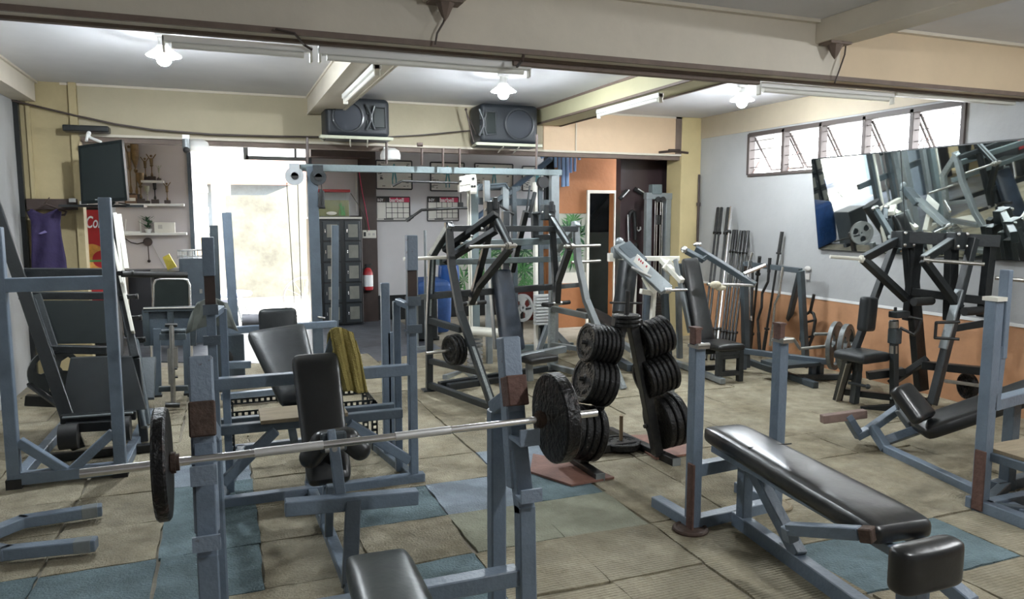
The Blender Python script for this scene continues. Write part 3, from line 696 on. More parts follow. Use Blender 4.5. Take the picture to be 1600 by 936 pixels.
m = MB(); m.bar(W(354, 332, 6.6), W(366, 512, 6.6), .075, .06); m.bar(W(365, 510, 6.55), W(368, 590, 6.55), .11, .06); m.done('tall_post', BLUE, t)
m = MB(); m.box(W(366, 555, 6.5), (.16, .1, .36), None, .01); m.done('weight_box', BLUED, t)
m = MB(); m.ball(W(352, 560, 6.3), .06, (1, .6, 1.2)); m.done('counter_knob', RUBBER, t)
# grey shirt hung on the rack post
m = MB(); c = W(330, 476, 4.50)
rows = []
for j in range(9):
    v = j/8; rows.append([m.b.verts.new(c+V((u/10-.5)*(.16+.12*v)*.98, -.04+.012*math.sin(u*1.9+v*4), .05-.02*abs(u-5)**1.3/4-.16*v)) for u in range(11)])
for j in range(8):
    for i in range(10): m.b.faces.new([rows[j][i], rows[j][i+1], rows[j+1][i+1], rows[j+1][i]])
m.sm = True; o = solo(m, 'cloth', mat('grey cloth', (.22, .24, .22), .9, 0, .1), 'grey cloth hung behind the left post of the incline press rack', 'cloth', None, c)
md = o.modifiers.new('thick', 'SOLIDIFY'); md.thickness = .01

# ------------------------------------------------------------------ left power rack
t = thing('squat_rack', 'blue grey squat rack at the left edge with triangular floor gussets', 'rack', (-.85, 4.9, 0))
YL = 4.68
for X, zt_ in ((-1.12, 1.44), (-.60, 1.60)):
    m = MB(); m.bar((X, YL, .04), (X, YL, zt_), .062); u = m.done('upright', BLUE, t)
    m = MB(); m.box((X, YL, .035), (.075, .075, .06)); m.done('foot_cap', RUBBER, u)
m = MB(); m.bar((-1.12, YL, 1.13), (-.60, YL, 1.13), .075, .06, (0, 0, 1)); m.done('crossbar', BLUE, t)
m = MB(); m.bar((-1.12, YL, .06), (-.60, YL, .06), .065, side=(0, 1, 0)); m.done('floor_rail', BLUE, t)
m = MB(); m.bar((-1.09, YL, .27), (-.87, YL, .07), .05, side=(0, 1, 0)); m.bar((-.63, YL, .27), (-.85, YL, .07), .05, side=(0, 1, 0)); m.done('gusset', BLUE, t)
m = MB()
for X in (-1.12, -.60): m.bar((X, YL, .04), (X+.04, 6.05, .04), .06)
m.done('side_rail', BLUE, t)
# slanted sled machine behind the left rack
t = thing('hack_squat_machine', 'dark slanted sled machine with a black back panel, behind the left squat rack', 'leg machine', (-.8, 5.6, 0))
xl, xr = -1.08, -.36
m = MB(); m.bar(W(-14, 305, 5.9), W(122, 700, 5.05), .075, .06); m.done('left_rail', BLACKP, t)
m = MB(); m.bar(W(162, 330, 6.0), W(212, 560, 5.4), .05, .06); m.bar(W(212, 560, 5.4), W(226, 690, 5.3), .05, .05); m.done('right_rail', CHAR, t)
m = MB(); m.bar(W(166, 332, 5.95), W(208, 520, 5.45), .022, .055); m.done('rail_edge', CREAM, t)
for (z0, z1, mt_, nm) in ((0, 1, BLACKP, 'back_panel'),):
    m = MB(); m.prism([W(60, 470, 5.6), W(166, 470, 5.6), W(168, 536, 5.45), W(78, 538, 5.45)], (0, .04, 0)); m.done(nm, TVM, t)
m = MB(); m.bar(W(26, 432, 5.7), W(168, 432, 5.7), .11, .05, (0, 0, 1)); m.bar(W(30, 462, 5.65), W(168, 462, 5.65), .05, .05, (0, 0, 1)); m.done('top_beam', CHAR, t)
m = MB(); m.bar(W(62, 545, 5.4), W(168, 547, 5.4), .05, .06, (0, 0, 1)); m.bar(W(50, 470, 5.6), W(80, 560, 5.35), .05); m.bar(W(55, 462, 5.62), W(84, 552, 5.38), .07, .04); m.done('sled_frame', CHAR, t)
m = MB(); m.prism([W(110, 560, 5.3), W(170, 558, 5.3), W(205, 558, 5.3), W(228, 640, 5.15), W(92, 650, 5.15)], (0, .05, .0)); m.done('foot_plate', mat('black anti slip sheet', (.018, .022, .024), .6, 0, .15, 8), t)
m = MB(); m.bar(W(95, 655, 5.1), W(213, 648, 5.1), .055, .05, (0, 0, 1)); m.bar(W(102, 668, 5.05), W(205, 662, 5.05), .06, .05, (0, 0, 1)); m.done('lower_beam', BLACKP, t)
m = MB(); m.bar(W(97, 653, 5.07), W(208, 645, 5.07), .012, .02, (0, 0, 1)); m.done('foot_lip', SILV, t)
for (x, y) in ((108, 682), (190, 670)):
    c = W(x, y, 5.0); m = MB(); m.tube(c-V(.05, 0, 0), c+V(.05, 0, 0), .075, 24); m.done('roller', RUBBER, t)
m = MB(); m.bar(W(45, 600, 5.5), W(120, 655, 5.2), .03); m.bar(W(40, 625, 5.7), W(100, 628, 5.7), .07, .06, (0, 0, 1)); m.bar((-1.05, 5.1, .04), (-.45, 5.1, .04), .05, side=(0, 1, 0)); m.done('base', BLACKP, t)
grip_plate(W(86, 582, 5.55), (.35, -1, .1), .155, .03, 'grey grip plate hung on the left side of the slanted sled machine', mat('dull grey iron', (.10, .11, .11), .45, .3, .2))
# pegged leaning post beside it
t = thing('peg_post', 'white leaning post with short dark pegs, right of the left squat rack', 'post', (-.4, 5.6, 0))
m = MB(); m.bar(W(180, 335, 6.1), W(203, 520, 5.6), .025, .06); m.bar(W(186, 335, 6.1), W(198, 420, 5.8), .03, .012); m.done('post', CREAM, t)
m = MB(); m.bar(W(176, 335, 6.13), W(200, 525, 5.63), .04, .05); m.tube(W(203, 530, 5.6), W(225, 668, 5.2), .02); m.tube(W(212, 530, 5.6), W(232, 664, 5.3), .02); m.done('tubes', SLATE, t)
for (x, y) in ((187, 427), (194, 464), (200, 497), (206, 531)):
    c = W(x, y, 5.6); m = MB(); m.bar(c-V(.03, 0, 0), c+V(.07, 0, 0), .03, side=(0, 0, 1)); m.tube(c+V(.07, 0, 0), c+V(.085, 0, 0), .02); m.done('peg', DSTEEL, t)
m = MB(); m.tube(W(190, 428, 5.58), W(292, 430, 5.75), .022, 14); tb = m.done('handle_bar', DSTEEL, t)

# curved floor frame, lower left
t = thing('floor_frame', 'low blue grey U shaped floor frame cut by the left edge', 'frame', (-.9, 3.85, 0))
for pts in ([(153, 797, .06), (35, 815, .06), (-40, 845, .06), (-130, 860, .06)], [(144, 850, .06), (8, 864, .06), (-60, 852, .06), (-130, 862, .06)]):
    P = [WZ(*p) for p in pts]; m = MB(); m.path(P, .052, .06, (0, 0, 1)); b = m.done('rail', BLUE, t)
    d = (P[1]-P[0]).normalized(); m = MB(); m.bar(P[0]-d*.002, P[0]+d*.07, .055, .063, (0, 0, 1)); m.done('end_patch', SILV, b)
# ------------------------------------------------------------------ plate tree (A frame, pegs tilted up) and its plates
TY = 3.83
t = thing('plate_tree', 'dark A shaped weight plate tree loaded with black plates', 'plate rack', (2.2, TY, 0))
TL, TR = V(1.93, TY, .04), V(2.44, TY-.02, .04)
tl, tr = W(972, 505, TY), W(988, 508, TY)
m = MB(); m.bar(TR, tr, .058, .06, (0, 1, 0)); m.done('leg', DSTEEL, t)
m = MB(); m.bar(TL, tl, .058, .06, (0, 1, 0)); m.done('leg', DSTEEL, t)
m = MB(); m.bar((TL.x, 3.60, .03), (TL.x-.02, 4.30, .03), .055); m.bar((TR.x+.04, 3.67, .03), (TR.x-.02, 4.4, .03), .055); m.done('foot_rail', DSTEEL, t)
m = MB(); m.box((TL.x, 3.597, .03), (.056, .004, .056)); m.box((TR.x+.04, 3.667, .03), (.056, .004, .056)); m.done('end_cap', SILV, t)
m = MB(); m.bar((TL.x, TY+.2, .045), (TR.x, TY+.2, .045), .05, side=(0, 1, 0)); m.done('cross_rail', DSTEEL, t)
top = W(978, 512, TY); m = MB(); m.bar(tl-V(.06, 0, -.01), tr+V(.06, 0, .01), .05, side=(0, 1, 0)); m.tube(top, V(top.x+.01, TY, W(975, 455, TY).z), .014); m.tube(W(953, 473, TY), W(1003, 474, TY), .006); m.done('top_pin', DSTEEL, t)
for k in range(3): plate(top+V(0, 0, .02+.024*k), (0, 0, 1), .085, .022, ['small plate lying lowest on the top pin of the plate tree', 'small plate lying in the middle on the top pin of the plate tree', 'small plate lying uppermost on the top pin of the plate tree'][k], 'small plates on the top pin', 'grip')
# pegs:  outer-face pixel, inner-end pixel, radius, count, thickness
pegs = [('upper left', (915, 535), (962, 541), .115, 7, .026, 'embossed', -1), ('middle left', (911, 592), (945, 599), .14, 5, .032, 'embossed', -1),
        ('lower left', (886, 672), (932, 678), .165, 4, .045, 'embossed', -1),
        ('upper right', (1040, 520), (1000, 536), .115, 6, .028, 'embossed', 1), ('middle right', (1046, 577), (1006, 592), .125, 6, .03, 'embossed', 1),
        ('lower right', (1056, 652), (1015, 664), .17, 3, .045, 'plain', 1)]
ordn = ['outermost', 'second from the outside', 'third from the outside', 'fourth from the outside', 'fifth from the outside', 'sixth from the outside', 'seventh from the outside']
for nm, o_, i_, R, n, th_, st, sd in pegs:
    a, b = W(*o_, TY), W(*i_, TY); ax = (b-a).normalized()
    m = MB(); m.tube(a-ax*.03, b+ax*.04, .012, 14); m.done('peg', DSTEEL, t)
    L = (b-a).length; step = min(L/(max(1, n-1)), th_*1.12)
    for k in range(n):
        plate(a+ax*(step*k+th_*.4), ax if sd < 0 else -ax, R*(1-.012*(k % 3)), min(th_, step*.9), '%s black plate on the %s peg of the plate tree' % (ordn[k], nm), 'plates on the %s peg' % nm, st)
# plate with standing pin on the floor
c = WZ(970, 700, .02)
t = thing('loading_pin', 'bare steel pin standing upright through the black plate on the floor', 'loading pin', (c.x, c.y, .0))
m = MB(); m.lathe([(0, 0), (.06, 0), (.06, .012), (.012, .013), (.012, .22), (0, .221)], (c.x, c.y, .012), (0, 0, 1), 16); m.done('pin', mat('brass brown steel', (.26, .19, .12), .45, .6), t)
plate(V(c.x, c.y, .05), (0, 0, 1), .125, .042, 'black plate lying flat on the floor beside the plate tree', None, 'embossed')
# old plates under the feet of the long bench
# ------------------------------------------------------------------ right bench press with long black pad
t = thing('bench_press', 'blue grey bench press with long glossy black pad and black end pad', 'bench press', (2.25, 2.3, 0))
for X, Yp, tp in ((2.045, 2.88, (1093, 512)), (2.575, 2.93, (1213, 506))):
    zt_ = W(*tp, Yp).z
    m = MB(); m.bar((X, Yp, .015), (X, Yp, zt_-.07), .058, bev=.005); u = m.done('upright', BLUE, t)
    m = MB(); m.bar((X-.012, Yp-.0, zt_-.09), (X-.012, Yp, zt_), .034, .05); m.box((X-.012, Yp, zt_), (.04, .056, .01)); m.done('bar_stop', BRICKR, u)
    m = MB(); m.box((X, Yp-.01, zt_-.085), (.062, .085, .014)); m.tube((X-.032, Yp-.045, zt_-.075), (X+.032, Yp-.045, zt_-.075), .010); m.done('bar_hook', STEEL, u)
m = MB(); m.bar((2.045-.032, 2.855, .02), (2.045-.032, 2.855, .34), .012, .05); m.done('tape', BRICKR, t)
m = MB(); m.bar((2.045, 2.88, .035), (2.575, 2.93, .035), .06, side=(0, 0, 1)); m.bar((2.045, 2.88, .035), (2.03, 3.18, .035), .06); m.bar((2.575, 2.93, .035), (2.56, 3.2, .035), .06); m.done('foot', BLUE, t)
m = MB(); m.bar((2.045, 2.88, .30), (2.575, 2.93, .30), .06, side=(0, 0, 1)); m.done('crossbar', BLUE, t)
bx0 = 2.25
m = MB(); m.bar((2.27, 2.84, .04), (2.135, 1.62, .04), .058, .075); m.done('base_rail', BLUE, t)
m = MB(); m.bar((2.265, 2.78, .05), (2.265, 2.78, .36), .055); m.bar((2.265, 2.74, .34), (2.22, 2.36, .07), .055); m.done('front_support', BLUE, t)
m = MB(); m.bar((2.155, 1.76, .03), (2.155, 1.76, .38), .065, .085); m.bar((2.0, 1.69, .04), (2.16, 1.74, .04), .07, side=(0, 0, 1)); m.done('rear_support', BLUE, t)
m = MB(); m.bar(W(1232, 826, 2.13), W(1345, 833, 1.86), .045, side=(0, 0, 1)); m.bar(W(1232, 822, 2.13), W(1236, 845, 2.13), .045); m.done('side_arm', BLUE, t)
m = MB(); m.bar(W(1345, 834, 1.86), W(1366, 836, 1.82), .05, side=(0, 0, 1)); m.done('arm_tip', RUST, t)
m = MB(); m.pad((2.255, 2.96, .488), (2.16, 1.80, .452), (1, 0, 0), .23, .09, w2=.27, bev=.03, crown=.008); pd = m.done('bench_pad', VINYL, t)
m = MB(); m.tube((2.13, 2.60, .480), (2.35, 2.58, .480), .003, 8); m.done('seam', VINYLD, pd)
m = MB(); m.bar((2.17, 2.9, .385), (2.11, 1.75, .35), .035); m.bar((2.33, 2.9, .385), (2.25, 1.75, .35), .035); m.done('pad_frame', BLUE, t)
m = MB(); m.box((2.235, 1.73, .375), (.09, .08, .05)); m.done('pad_block', WOOD, t)
a, b = W(1418, 885, 1.50), W(1514, 878, 1.50)
m = MB(); m.pad(V((a.x+b.x)/2, 1.50, W(1450, 858, 1.5).z), V((a.x+b.x)/2, 1.50, W(1450, 934, 1.5).z), (1, 0, .04), (b.x-a.x)*1.02, .085, bev=.03, crown=.01); m.done('end_pad', VINYL, t)
m = MB(); m.bar((2.155, 1.72, .05), (2.19, 1.44, .06), .05); m.bar((2.15, 1.70, .33), (2.16, 1.55, .28), .05); m.done('end_arm', BLUE, t)
m = MB(); m.tube(V(2.27, 1.36, .09), V(2.40, 1.34, .09), .05, 20); m.done('foot_roller', VINYL, t)
for p, l, mm in (((2.02, 2.86, .018), 'thin rusty plate under the left foot of the long bench', RUST), ((2.60, 2.95, .018), 'pale worn plate under the right foot of the long bench', mat('old brown plate', (.27, .22, .14), .7, .1, .2))):
    plate(V(p[0], p[1], p[2]), (0, 0, 1), .085, .018, l, None, 'grip', mm)

# ------------------------------------------------------------------ decline bench at the right edge, with rack
t = thing('decline_bench', 'blue grey decline bench with headrest pad and wooden foot bar', 'bench', (3.7, 3.2, 0))
m = MB(); fl = [WZ(1385, 702, .03), WZ(1530, 770, .03)]; d = (fl[1]-fl[0]).normalized()
m.bar(fl[0], fl[1]+d*.3, .055); m.done('base_rail', BLUE, t)
Yb = fl[0].y
def D(px, py, Y): return W(px, py, Y)
m = MB(); m.bar(fl[0]+V(0, 0, .0), D(1363, 668, 3.56), .055); m.done('foot_post', BLUE, t)
m = MB(); m.path([D(1325, 652, 3.62), D(1342, 680, 3.60), D(1357, 672, 3.58), D(1405, 638, 3.5)], .05, .05, (0, 1, 0)); m.done('neck', BLUE, t)
m = MB(); m.bar(D(1284, 655, 3.66), D(1352, 646, 3.60), .055, .05, (0, 0, 1)); fb = m.done('foot_bar', mat('painted foot board', (.23, .16, .135), .7, 0, .2, 14), t)
m = MB(); m.bar(D(1375, 692, 3.5), D(1560, 628, 3.15), .055); m.done('incline_rail', BLUE, t)
m = MB(); m.bar(D(1403, 640, 3.48), D(1426, 672, 3.42), .04); m.tube(D(1392, 622, 3.45), D(1404, 622, 3.45), .008); m.bar(D(1399, 622, 3.45), D(1404, 640, 3.46), .02); m.done('headrest_post', SILV, t)
m = MB(); m.pad(D(1412, 598, 3.36), D(1455, 652, 3.20), (1, .25, 0), .20, .08, w2=.24, bev=.03); m.done('headrest_pad', VINYL, t)
m = MB(); m.pad(D(1430, 662, 3.32), D(1640, 590, 2.98), (0.35, 1, 0), .24, .09, bev=.03); m.done('bench_pad', VINYL, t)
t = thing('decline_rack', 'blue grey barbell rack with a wooden step board, cut by the right edge', 'rack', (3.7, 2.5, 0))
up = [WZ(1528, 805, .0), W(1555, 425, 2.5)]
X0 = WZ(1530, 800, 0).x; Y0 = WZ(1530, 800, 0).y
m = MB(); z1 = WX(1561, 425, X0).z
def zc(py, Y=Y0): return W(1550, py, Y).z
m.bar((X0, Y0, .0), (X0, Y0, zc(470)), .06); u = m.done('upright', BLUE, t)
m = MB(); m.bar((X0+.055, Y0-.01, zc(560)), (X0+.055, Y0-.01, zc(422)), .035, .05); m.bar((X0+.035, Y0-.01, zc(640)), (X0+.055, Y0-.01, zc(540)), .04); m.done('inner_upright', BLUE, t)
m = MB(); m.box((X0, Y0, zc(467)), (.07, .08, .02)); m.done('cap', CREAM, u)
m = MB(); m.bar((X0-.034, Y0-.01, .02), (X0-.034, Y0-.01, zc(700)), .01, .058); m.done('tape', BRICKR, u)
m = MB(); m.bar((X0+.01, Y0, zc(632)), (X0+.75, Y0+.1, zc(632)+.02), .06, side=(0, 0, 1)); m.bar((X0, Y0-.03, .04), (X0+.75, Y0-.02, .04), .06, side=(0, 0, 1)); m.bar((X0, Y0+.06, .04), (X0-.0, Y0-.34, .04), .06); m.done('cross_rail', BLUE, t)
m = MB(); rq = WZ(1572, 768, 0); m.bar((rq.x, rq.y, .0), (rq.x, rq.y, zc(640)), .06); m.bar((rq.x-.1, rq.y, .04), (rq.x+.8, rq.y+.05, .04), .06, side=(0, 0, 1)); m.bar((rq.x, rq.y, .04), (X0+.05, Y0, .04), .05); m.done('rear_post', BLUED, t)
zb = W(1550, 715, Y0-.1).z
m = MB(); m.box((X0+.34, Y0-.13, zb), (.62, .34, .02)); m.done('step_board', WOOD, t)
m = MB(); m.bar((X0+.03, Y0-.31, zb-.03), (X0+.7, Y0-.31, zb-.03), .045, side=(0, 0, 1)); m.bar((X0+.03, Y0-.31, zb-.03), (X0+.03, Y0+.02, zb-.03), .045); m.bar((X0+.30, Y0-.31, .0), (X0+.30, Y0-.31, zb), .05); m.bar((X0+.0, Y0-.02, .04), (X0+.30, Y0-.31, .04), .045); m.done('step_frame', BLUED, t)
# ------------------------------------------------------------------ centre leverage machine, turned a little; side planes A (left) and A+w (right)
def PL(px, py, O, n): d = ray(px, py); n = Vector((n[0], n[1], 0)); return CO + d*((Vector((O[0], O[1], 0))-CO).dot(n)/d.dot(n))
A = V(1.60, 6.09, 0); fdir = V(.267, -.9637, 0); rdir = V(.9637, .267, 0); wM = 1.35
def SL(px, py, k=0.0): return PL(px, py, A+rdir*(wM*k), rdir)
def DP(px, py, d=0.0): return PL(px, py, A+fdir*d, fdir)
t = thing('leverage_chest_machine', 'tall charcoal and silver leverage chest press machine in the middle of the room', 'chest press', A+rdir*.67+fdir*.5)
for k, nm in ((0, 'l'), (1, 'r')):
    O = A+rdir*(wM*k)
    def U(s, z): return O+fdir*s+V(0, 0, z)
    m = MB(); m.path([U(0, .03), U(.02, .66), U(.08, 1.17), U(.36, 1.42)], .055, .055); m.done('rear_upright', CHAR if k == 0 else HAMM, t)
    m = MB(); m.bar(U(.05, 1.15), U(.37, 1.43), .057, .057); m.bar(U(.02, .66), U(.08, 1.17), .022, .058); m.done('plated_face', HAMM, t)
    m = MB(); m.path([U(.34, 1.43), U(.38, 1.1), U(.50, .74), U(.97, .03)], .058, .055); m.done('front_upright', SILV if k else CHAR, t)
    m = MB(); m.bar(U(.52, .70), U(.97, .03), .03, .062); m.done('front_stripe', HAMM, t)
    m = MB(); m.bar(U(.02, .06), U(.93, .06), .05); m.bar(U(.01, .62), U(.52, .60), .05); m.bar(U(.03, .82), U(.44, .88), .04); m.bar(U(.01, .27), U(.78, .30), .045); m.done('side_rail', CHAR if k == 0 else SILV, t)
    m = MB(); m.box(U(0, .012), (.12, .12, .02), None, .004); m.done('foot_plate', CHAR, t)
m = MB(); m.bar(A+fdir*.36+V(0, 0, 1.40), A+fdir*.36+rdir*wM+V(0, 0, 1.38), .05); m.bar(A+fdir*.12+V(0, 0, .84), A+fdir*.12+rdir*wM+V(0, 0, .84), .055); m.done('cross_beam', CHAR, t)
m = MB(); m.bar(A+fdir*.16+V(0, 0, 1.26), A+fdir*.16+rdir*(wM*.97)+V(0, 0, 1.27), .05, .06); m.bar(A+fdir*.16+V(0, 0, 1.12), A+fdir*.16+rdir*(wM*.97)+V(0, 0, 1.10), .06, .05); m.done('cross_beam', GREENG, t)
m = MB(); m.bar(DP(790, 330, .05), DP(788, 590, .1), .06); m.bar(DP(700, 605, .1), DP(800, 592, .1), .06, .06, (0, 0, 1)); m.bar(A+fdir*.0+rdir*.1+V(0, 0, .04), A+rdir*1.3+V(0, 0, .04), .06); m.done('spine', CHAR, t)
# swinging arms
for k, pk, nm in ((.22, 'left', 0), (.80, 'right', 1)):
    O = A+rdir*(wM*k)
    if nm == 0: P1, P2, P3, P4, P5 = SL(768, 328, k), SL(797, 384, k), SL(748, 448, k), SL(736, 474, k), SL(771, 338, k)
    else: P1, P2, P3, P4, P5 = SL(856, 332, k), SL(890, 385, k), SL(872, 440, k), SL(870, 474, k), SL(862, 336, k)
    m = MB(); m.bar(P1, P2, .05, .05); m.bar(P2+V(0, 0, -.02), P3, .055, .05); m.bar(P3, P4, .055, .05); m.bar(P5, P4, .05, .05); arm = m.done('press_arm', BLACKP, t)
    m = MB(); m.bar(P1+V(0, 0, .028)-rdir*.0, P2+V(0, 0, .026), .05, .012, rdir); m.done('bright_edge', SILV, arm)
    for q in (P1, P2, P4):
        b = MB(); b.tube(q-rdir*.05, q+rdir*.05, .02); b.ball(q-rdir*.055, .013); b.ball(q+rdir*.055, .013); b.done('pivot_bolt', STEEL, arm)
    m = MB(); e = P2-rdir*.38 if nm == 0 else P2+rdir*.36; m.tube(P2, e, .0125, 14); m.tube(P2, P2+(e-P2)*.08, .03, 14); m.done('plate_peg', STEEL, arm)
    m = MB(); h = P4+fdir*.12; m.tube(P4-rdir*.16, P4+rdir*.15, .018); m.tube(P4-rdir*.16, P4-rdir*.16+fdir*.1, .018); m.done('handle', RUBBER, arm)
    m = MB(); m.box(P1+V(0, 0, .0), (.11, .10, .14), None, .01); m.box(P1+fdir*.05+V(0, 0, .05), (.04, .04, .1), None, .01); m.done('bearing_block', CHAR, arm)
m = MB(); a, b = SL(694, 392, .03), SL(775, 334, .20); m.bar(a, b, .06, .045); m.bar(a+V(0, 0, -.09), b+V(0, 0, -.13), .06, .045); m.done('link_beam', BLACKP, t)
for i in range(4):
    c = a+(b-a)*(.2+.2*i)+V(0, 0, -.055)-rdir*.03; m = MB(); m.ball(c, .014); m.done('bolt', CHROME, t)
m = MB(); a, b = SL(830, 375, .74), SL(823, 322, .72); m.bar(SL(800, 425, .72), SL(822, 330, .72), .05, .05); m.bar(SL(835, 333, .8), SL(836, 372, .8), .055); m.bar(SL(836, 372, .8), SL(862, 370, .8), .05); m.tube(SL(833, 334, .78), SL(868, 330, .86), .015); m.done('link_beam', BLACKP, t)
# pegs on the outer frame, one loaded
for (x0, y0, x1, y1, k) in ((640, 405, 700, 402, 0), (893, 410, 948, 404, 1)):
    a = SL(x1, y1, 0) if k == 0 else SL(x0, y0, 1); e = a-rdir*.40 if k == 0 else a+rdir*.36
    m = MB(); m.tube(a, e, .014, 14); m.done('storage_peg', CREAM if k == 0 else STEEL, t)
pc = SL(722, 545, .0); m = MB(); m.tube(pc+rdir*.05, pc-rdir*.33, .0125, 14); m.done('storage_peg', STEEL, t)
for i in range(3): plate(pc-rdir*(.04+.034*i), rdir, .125-.003*i, .028, ['innermost', 'middle', 'outermost'][i]+' black plate on the low left peg of the tall leverage machine', 'plates on the low peg', 'embossed')
# pad and seat
pt_, pb_ = SL(786, 420, .5), SL(793, 545, .5)
m = MB(); m.pad(pt_, pb_+fdir*.12, rdir, .20, .07, w2=.25, bev=.02); m.done('back_pad', VINYLG if False else mat('blue black vinyl', (.028, .038, .055), .33, 0, .2, 10, .15, 14), t)
m = MB(); m.bar(pt_-fdir*.07-rdir*.10, pb_-fdir*.05-rdir*.10, .012, .07); m.done('pad_board', SILV, t)
s = SL(828, 552, .62)
m = MB(); m.pad(s-fdir*.12, s+fdir*.22, rdir, .32, .06, bev=.02); m.done('seat_pad', VINYL, t)
m = MB(); m.bar(s-rdir*.2+V(0, 0, -.02)+fdir*.05, SL(882, 545, .95), .06, .06, (0, 0, 1)); m.bar(s-fdir*.02, V(s.x, s.y, .04), .055); m.done('seat_arm', SILV, t)

# ------------------------------------------------------------------ cable station: long top beam on two columns
t = thing('cable_crossover', 'wide grey green cable station with long top beam, in front of the lockers', 'cable machine', (2.1, 6.6, 0))
YC, YC2 = 6.45, 6.75
cl, cr = W(487, 260, YC), W(866, 272, YC2)
m = MB(); m.bar(W(468, 262, YC), W(876, 270, YC2), .058, .06, (0, 0, 1)); m.done('top_beam', GREENG, t)
m = MB(); m.bar(cl, V(cl.x+.01, YC, .02), .085, .07); m.done('column', BLUED, t)
m = MB(); m.bar(cr, V(cr.x, YC2, .02), .085, .07); m.done('column', SILV, t)
m = MB(); m.bar(W(524, 352, 6.45), W(524, 512, 6.45), .05); m.bar(W(519, 352, 6.44), W(519, 505, 6.44), .012, .03); m.done('stack_post', BLUED, t)
m = MB(); m.tube(W(496, 495, 6.4), W(508, 497, 6.4), .008); m.done('hook', CHROME, t)
for (x, y) in ((460, 275), (497, 277)):
    c = W(x, y, YC-.05); m = MB(); m.tube(c-V(.0, .02, 0), c+V(0, .02, 0), .075 if x < 480 else .065, 22); m.box(c+V(0, 0, .05), (.08, .05, .1)); p = m.done('pulley', mat('haze grey plastic', (.35, .37, .38), .5) if x < 480 else CHAR, t)
    m = MB(); m.tube(c-V(0, .025, 0), c+V(0, .025, 0), .03, 14); m.done('hub', DSTEEL, p)
m = MB()
for (x0, x1) in ((448, 460), (465, 471)): m.tube(W(x0, 285, YC), W(x1, 478, YC), .003, 6)
m.tube(W(502, 278, YC), W(503, 300, YC), .003, 6); m.done('cable', DSTEEL, t)
m = MB()
for (x0, y0, x1, y1) in ((480, 215, 480, 255), (604, 222, 604, 256), (659, 232, 659, 258), (692, 232, 692, 260), (718, 232, 718, 262), (839, 210, 838, 264)):
    m.tube(W(x0, y0, 6.5), W(x1, y1, 6.5), .011, 8)
m.tube(W(652, 226, 6.5), W(660, 226, 6.5), .018); m.done('hanger_rod', DBROWN, t)
h = thing('rope_handle', 'dark strap handle hanging beside the fish tank', 'handle', W(503, 300, 6.4))
m = MB(); m.pipe([W(502, 296, 6.4), W(499, 322, 6.4), W(505, 324, 6.4), W(504, 298, 6.4)], .014); m.tube(W(498, 324, 6.4), W(508, 324, 6.4), .012); m.done('strap', RUBBER, h)
# lat pulldown tower
t = thing('lat_pulldown', 'silver lat pulldown tower with cream head plate and long bent bar', 'cable machine', (2.9, 7.0, 0))
YT = 7.0
m = MB()
m.bar(W(740, 290, YT), W(744, 572, YT), .075, .06); m.done('column', GREENG, t)
m = MB(); m.bar(W(734, 296, YT-.03), W(738, 560, YT-.03), .014, .03); m.bar(W(731, 300, YT-.02), W(735, 560, YT-.02), .012, .03); m.done('column_edge', CREAM, t)
m = MB(); m.bar(W(760, 282, YT), W(765, 590, YT), .06, .05); m.done('column', SILV, t)
m = MB(); m.prism([W(718, 276, YT-.08), W(743, 271, YT-.08), W(745, 286, YT-.08), W(718, 290, YT-.08)], (0, .02, 0)); m.prism([W(718, 289, YT-.07), W(738, 286, YT-.07), W(738, 297, YT-.07), W(718, 300, YT-.07)], (0, .06, 0)); m.prism([W(735, 285, YT-.09), W(745, 285, YT-.09), W(745, 303, YT-.09), W(735, 303, YT-.09)], (0, .02, 0)); hp = m.done('head_plate', CREAM, t)
for (x, y) in ((720, 283), (740, 279), (738, 291), (742, 291)): c = W(x, y, YT-.1); m = MB(); m.tube(c, c+V(0, .02, 0), .012, 8); m.done('bolt', DSTEEL, hp)
m = MB(); m.tube(W(613, 289, YT-.05), W(618, 289, YT-.05), .01); m.pipe([W(613, 291, YT-.05), W(628, 283, YT-.05), W(718, 286, YT-.05)], .011); m.done('upper_bar', DSTEEL, t)
m = MB(); m.tube(W(720, 302, YT-.1), W(720, 318, YT-.1), .006); m.box(W(720, 320, YT-.1), (.05, .02, .05), None, .008); m.done('hanger', RUBBER, t)
b = thing('lat_bar', 'long bent steel lat bar hanging before the calendars', 'bar', W(690, 325, YT-.1))
m = MB(); m.pipe([W(635, 345, YT-.1), W(659, 328, YT-.1), W(720, 325, YT-.1), W(730, 325, YT-.1)], .013, 12); m.done('shaft', DSTEEL, b)
m = MB(); m.tube(W(635, 345, YT-.1), W(645, 338, YT-.1), .017, 12); m.done('grip', RUBBER, b)
m = MB()
for i in range(9): c = W(742, 520+i*6.2, YT-.12); m.box(c, (.14, .08, .026), None, .003)
b_ = m.done('weight_stack', mat('silver weight plates', (.5, .5, .5), .35, .5), t); b_['kind'] = 'stuff'
m = MB(); m.bar(W(738, 575, YT), W(800, 575, YT), .06, side=(0, 0, 1)); m.bar(W(744, 575, YT), WZ(695, 590, .03), .05); m.bar(WZ(700, 560, .04), WZ(760, 600, .04), .05); m.done('base', SILV, t)
m = MB(); m.pad(WZ(672, 505, .42)+V(.25, -.4, 0), WZ(672, 505, .42)+V(.55, -.75, 0), (1, .8, 0), .22, .06); m.done('seat_pad', mat('cream vinyl', (.6, .58, .5), .45), t)
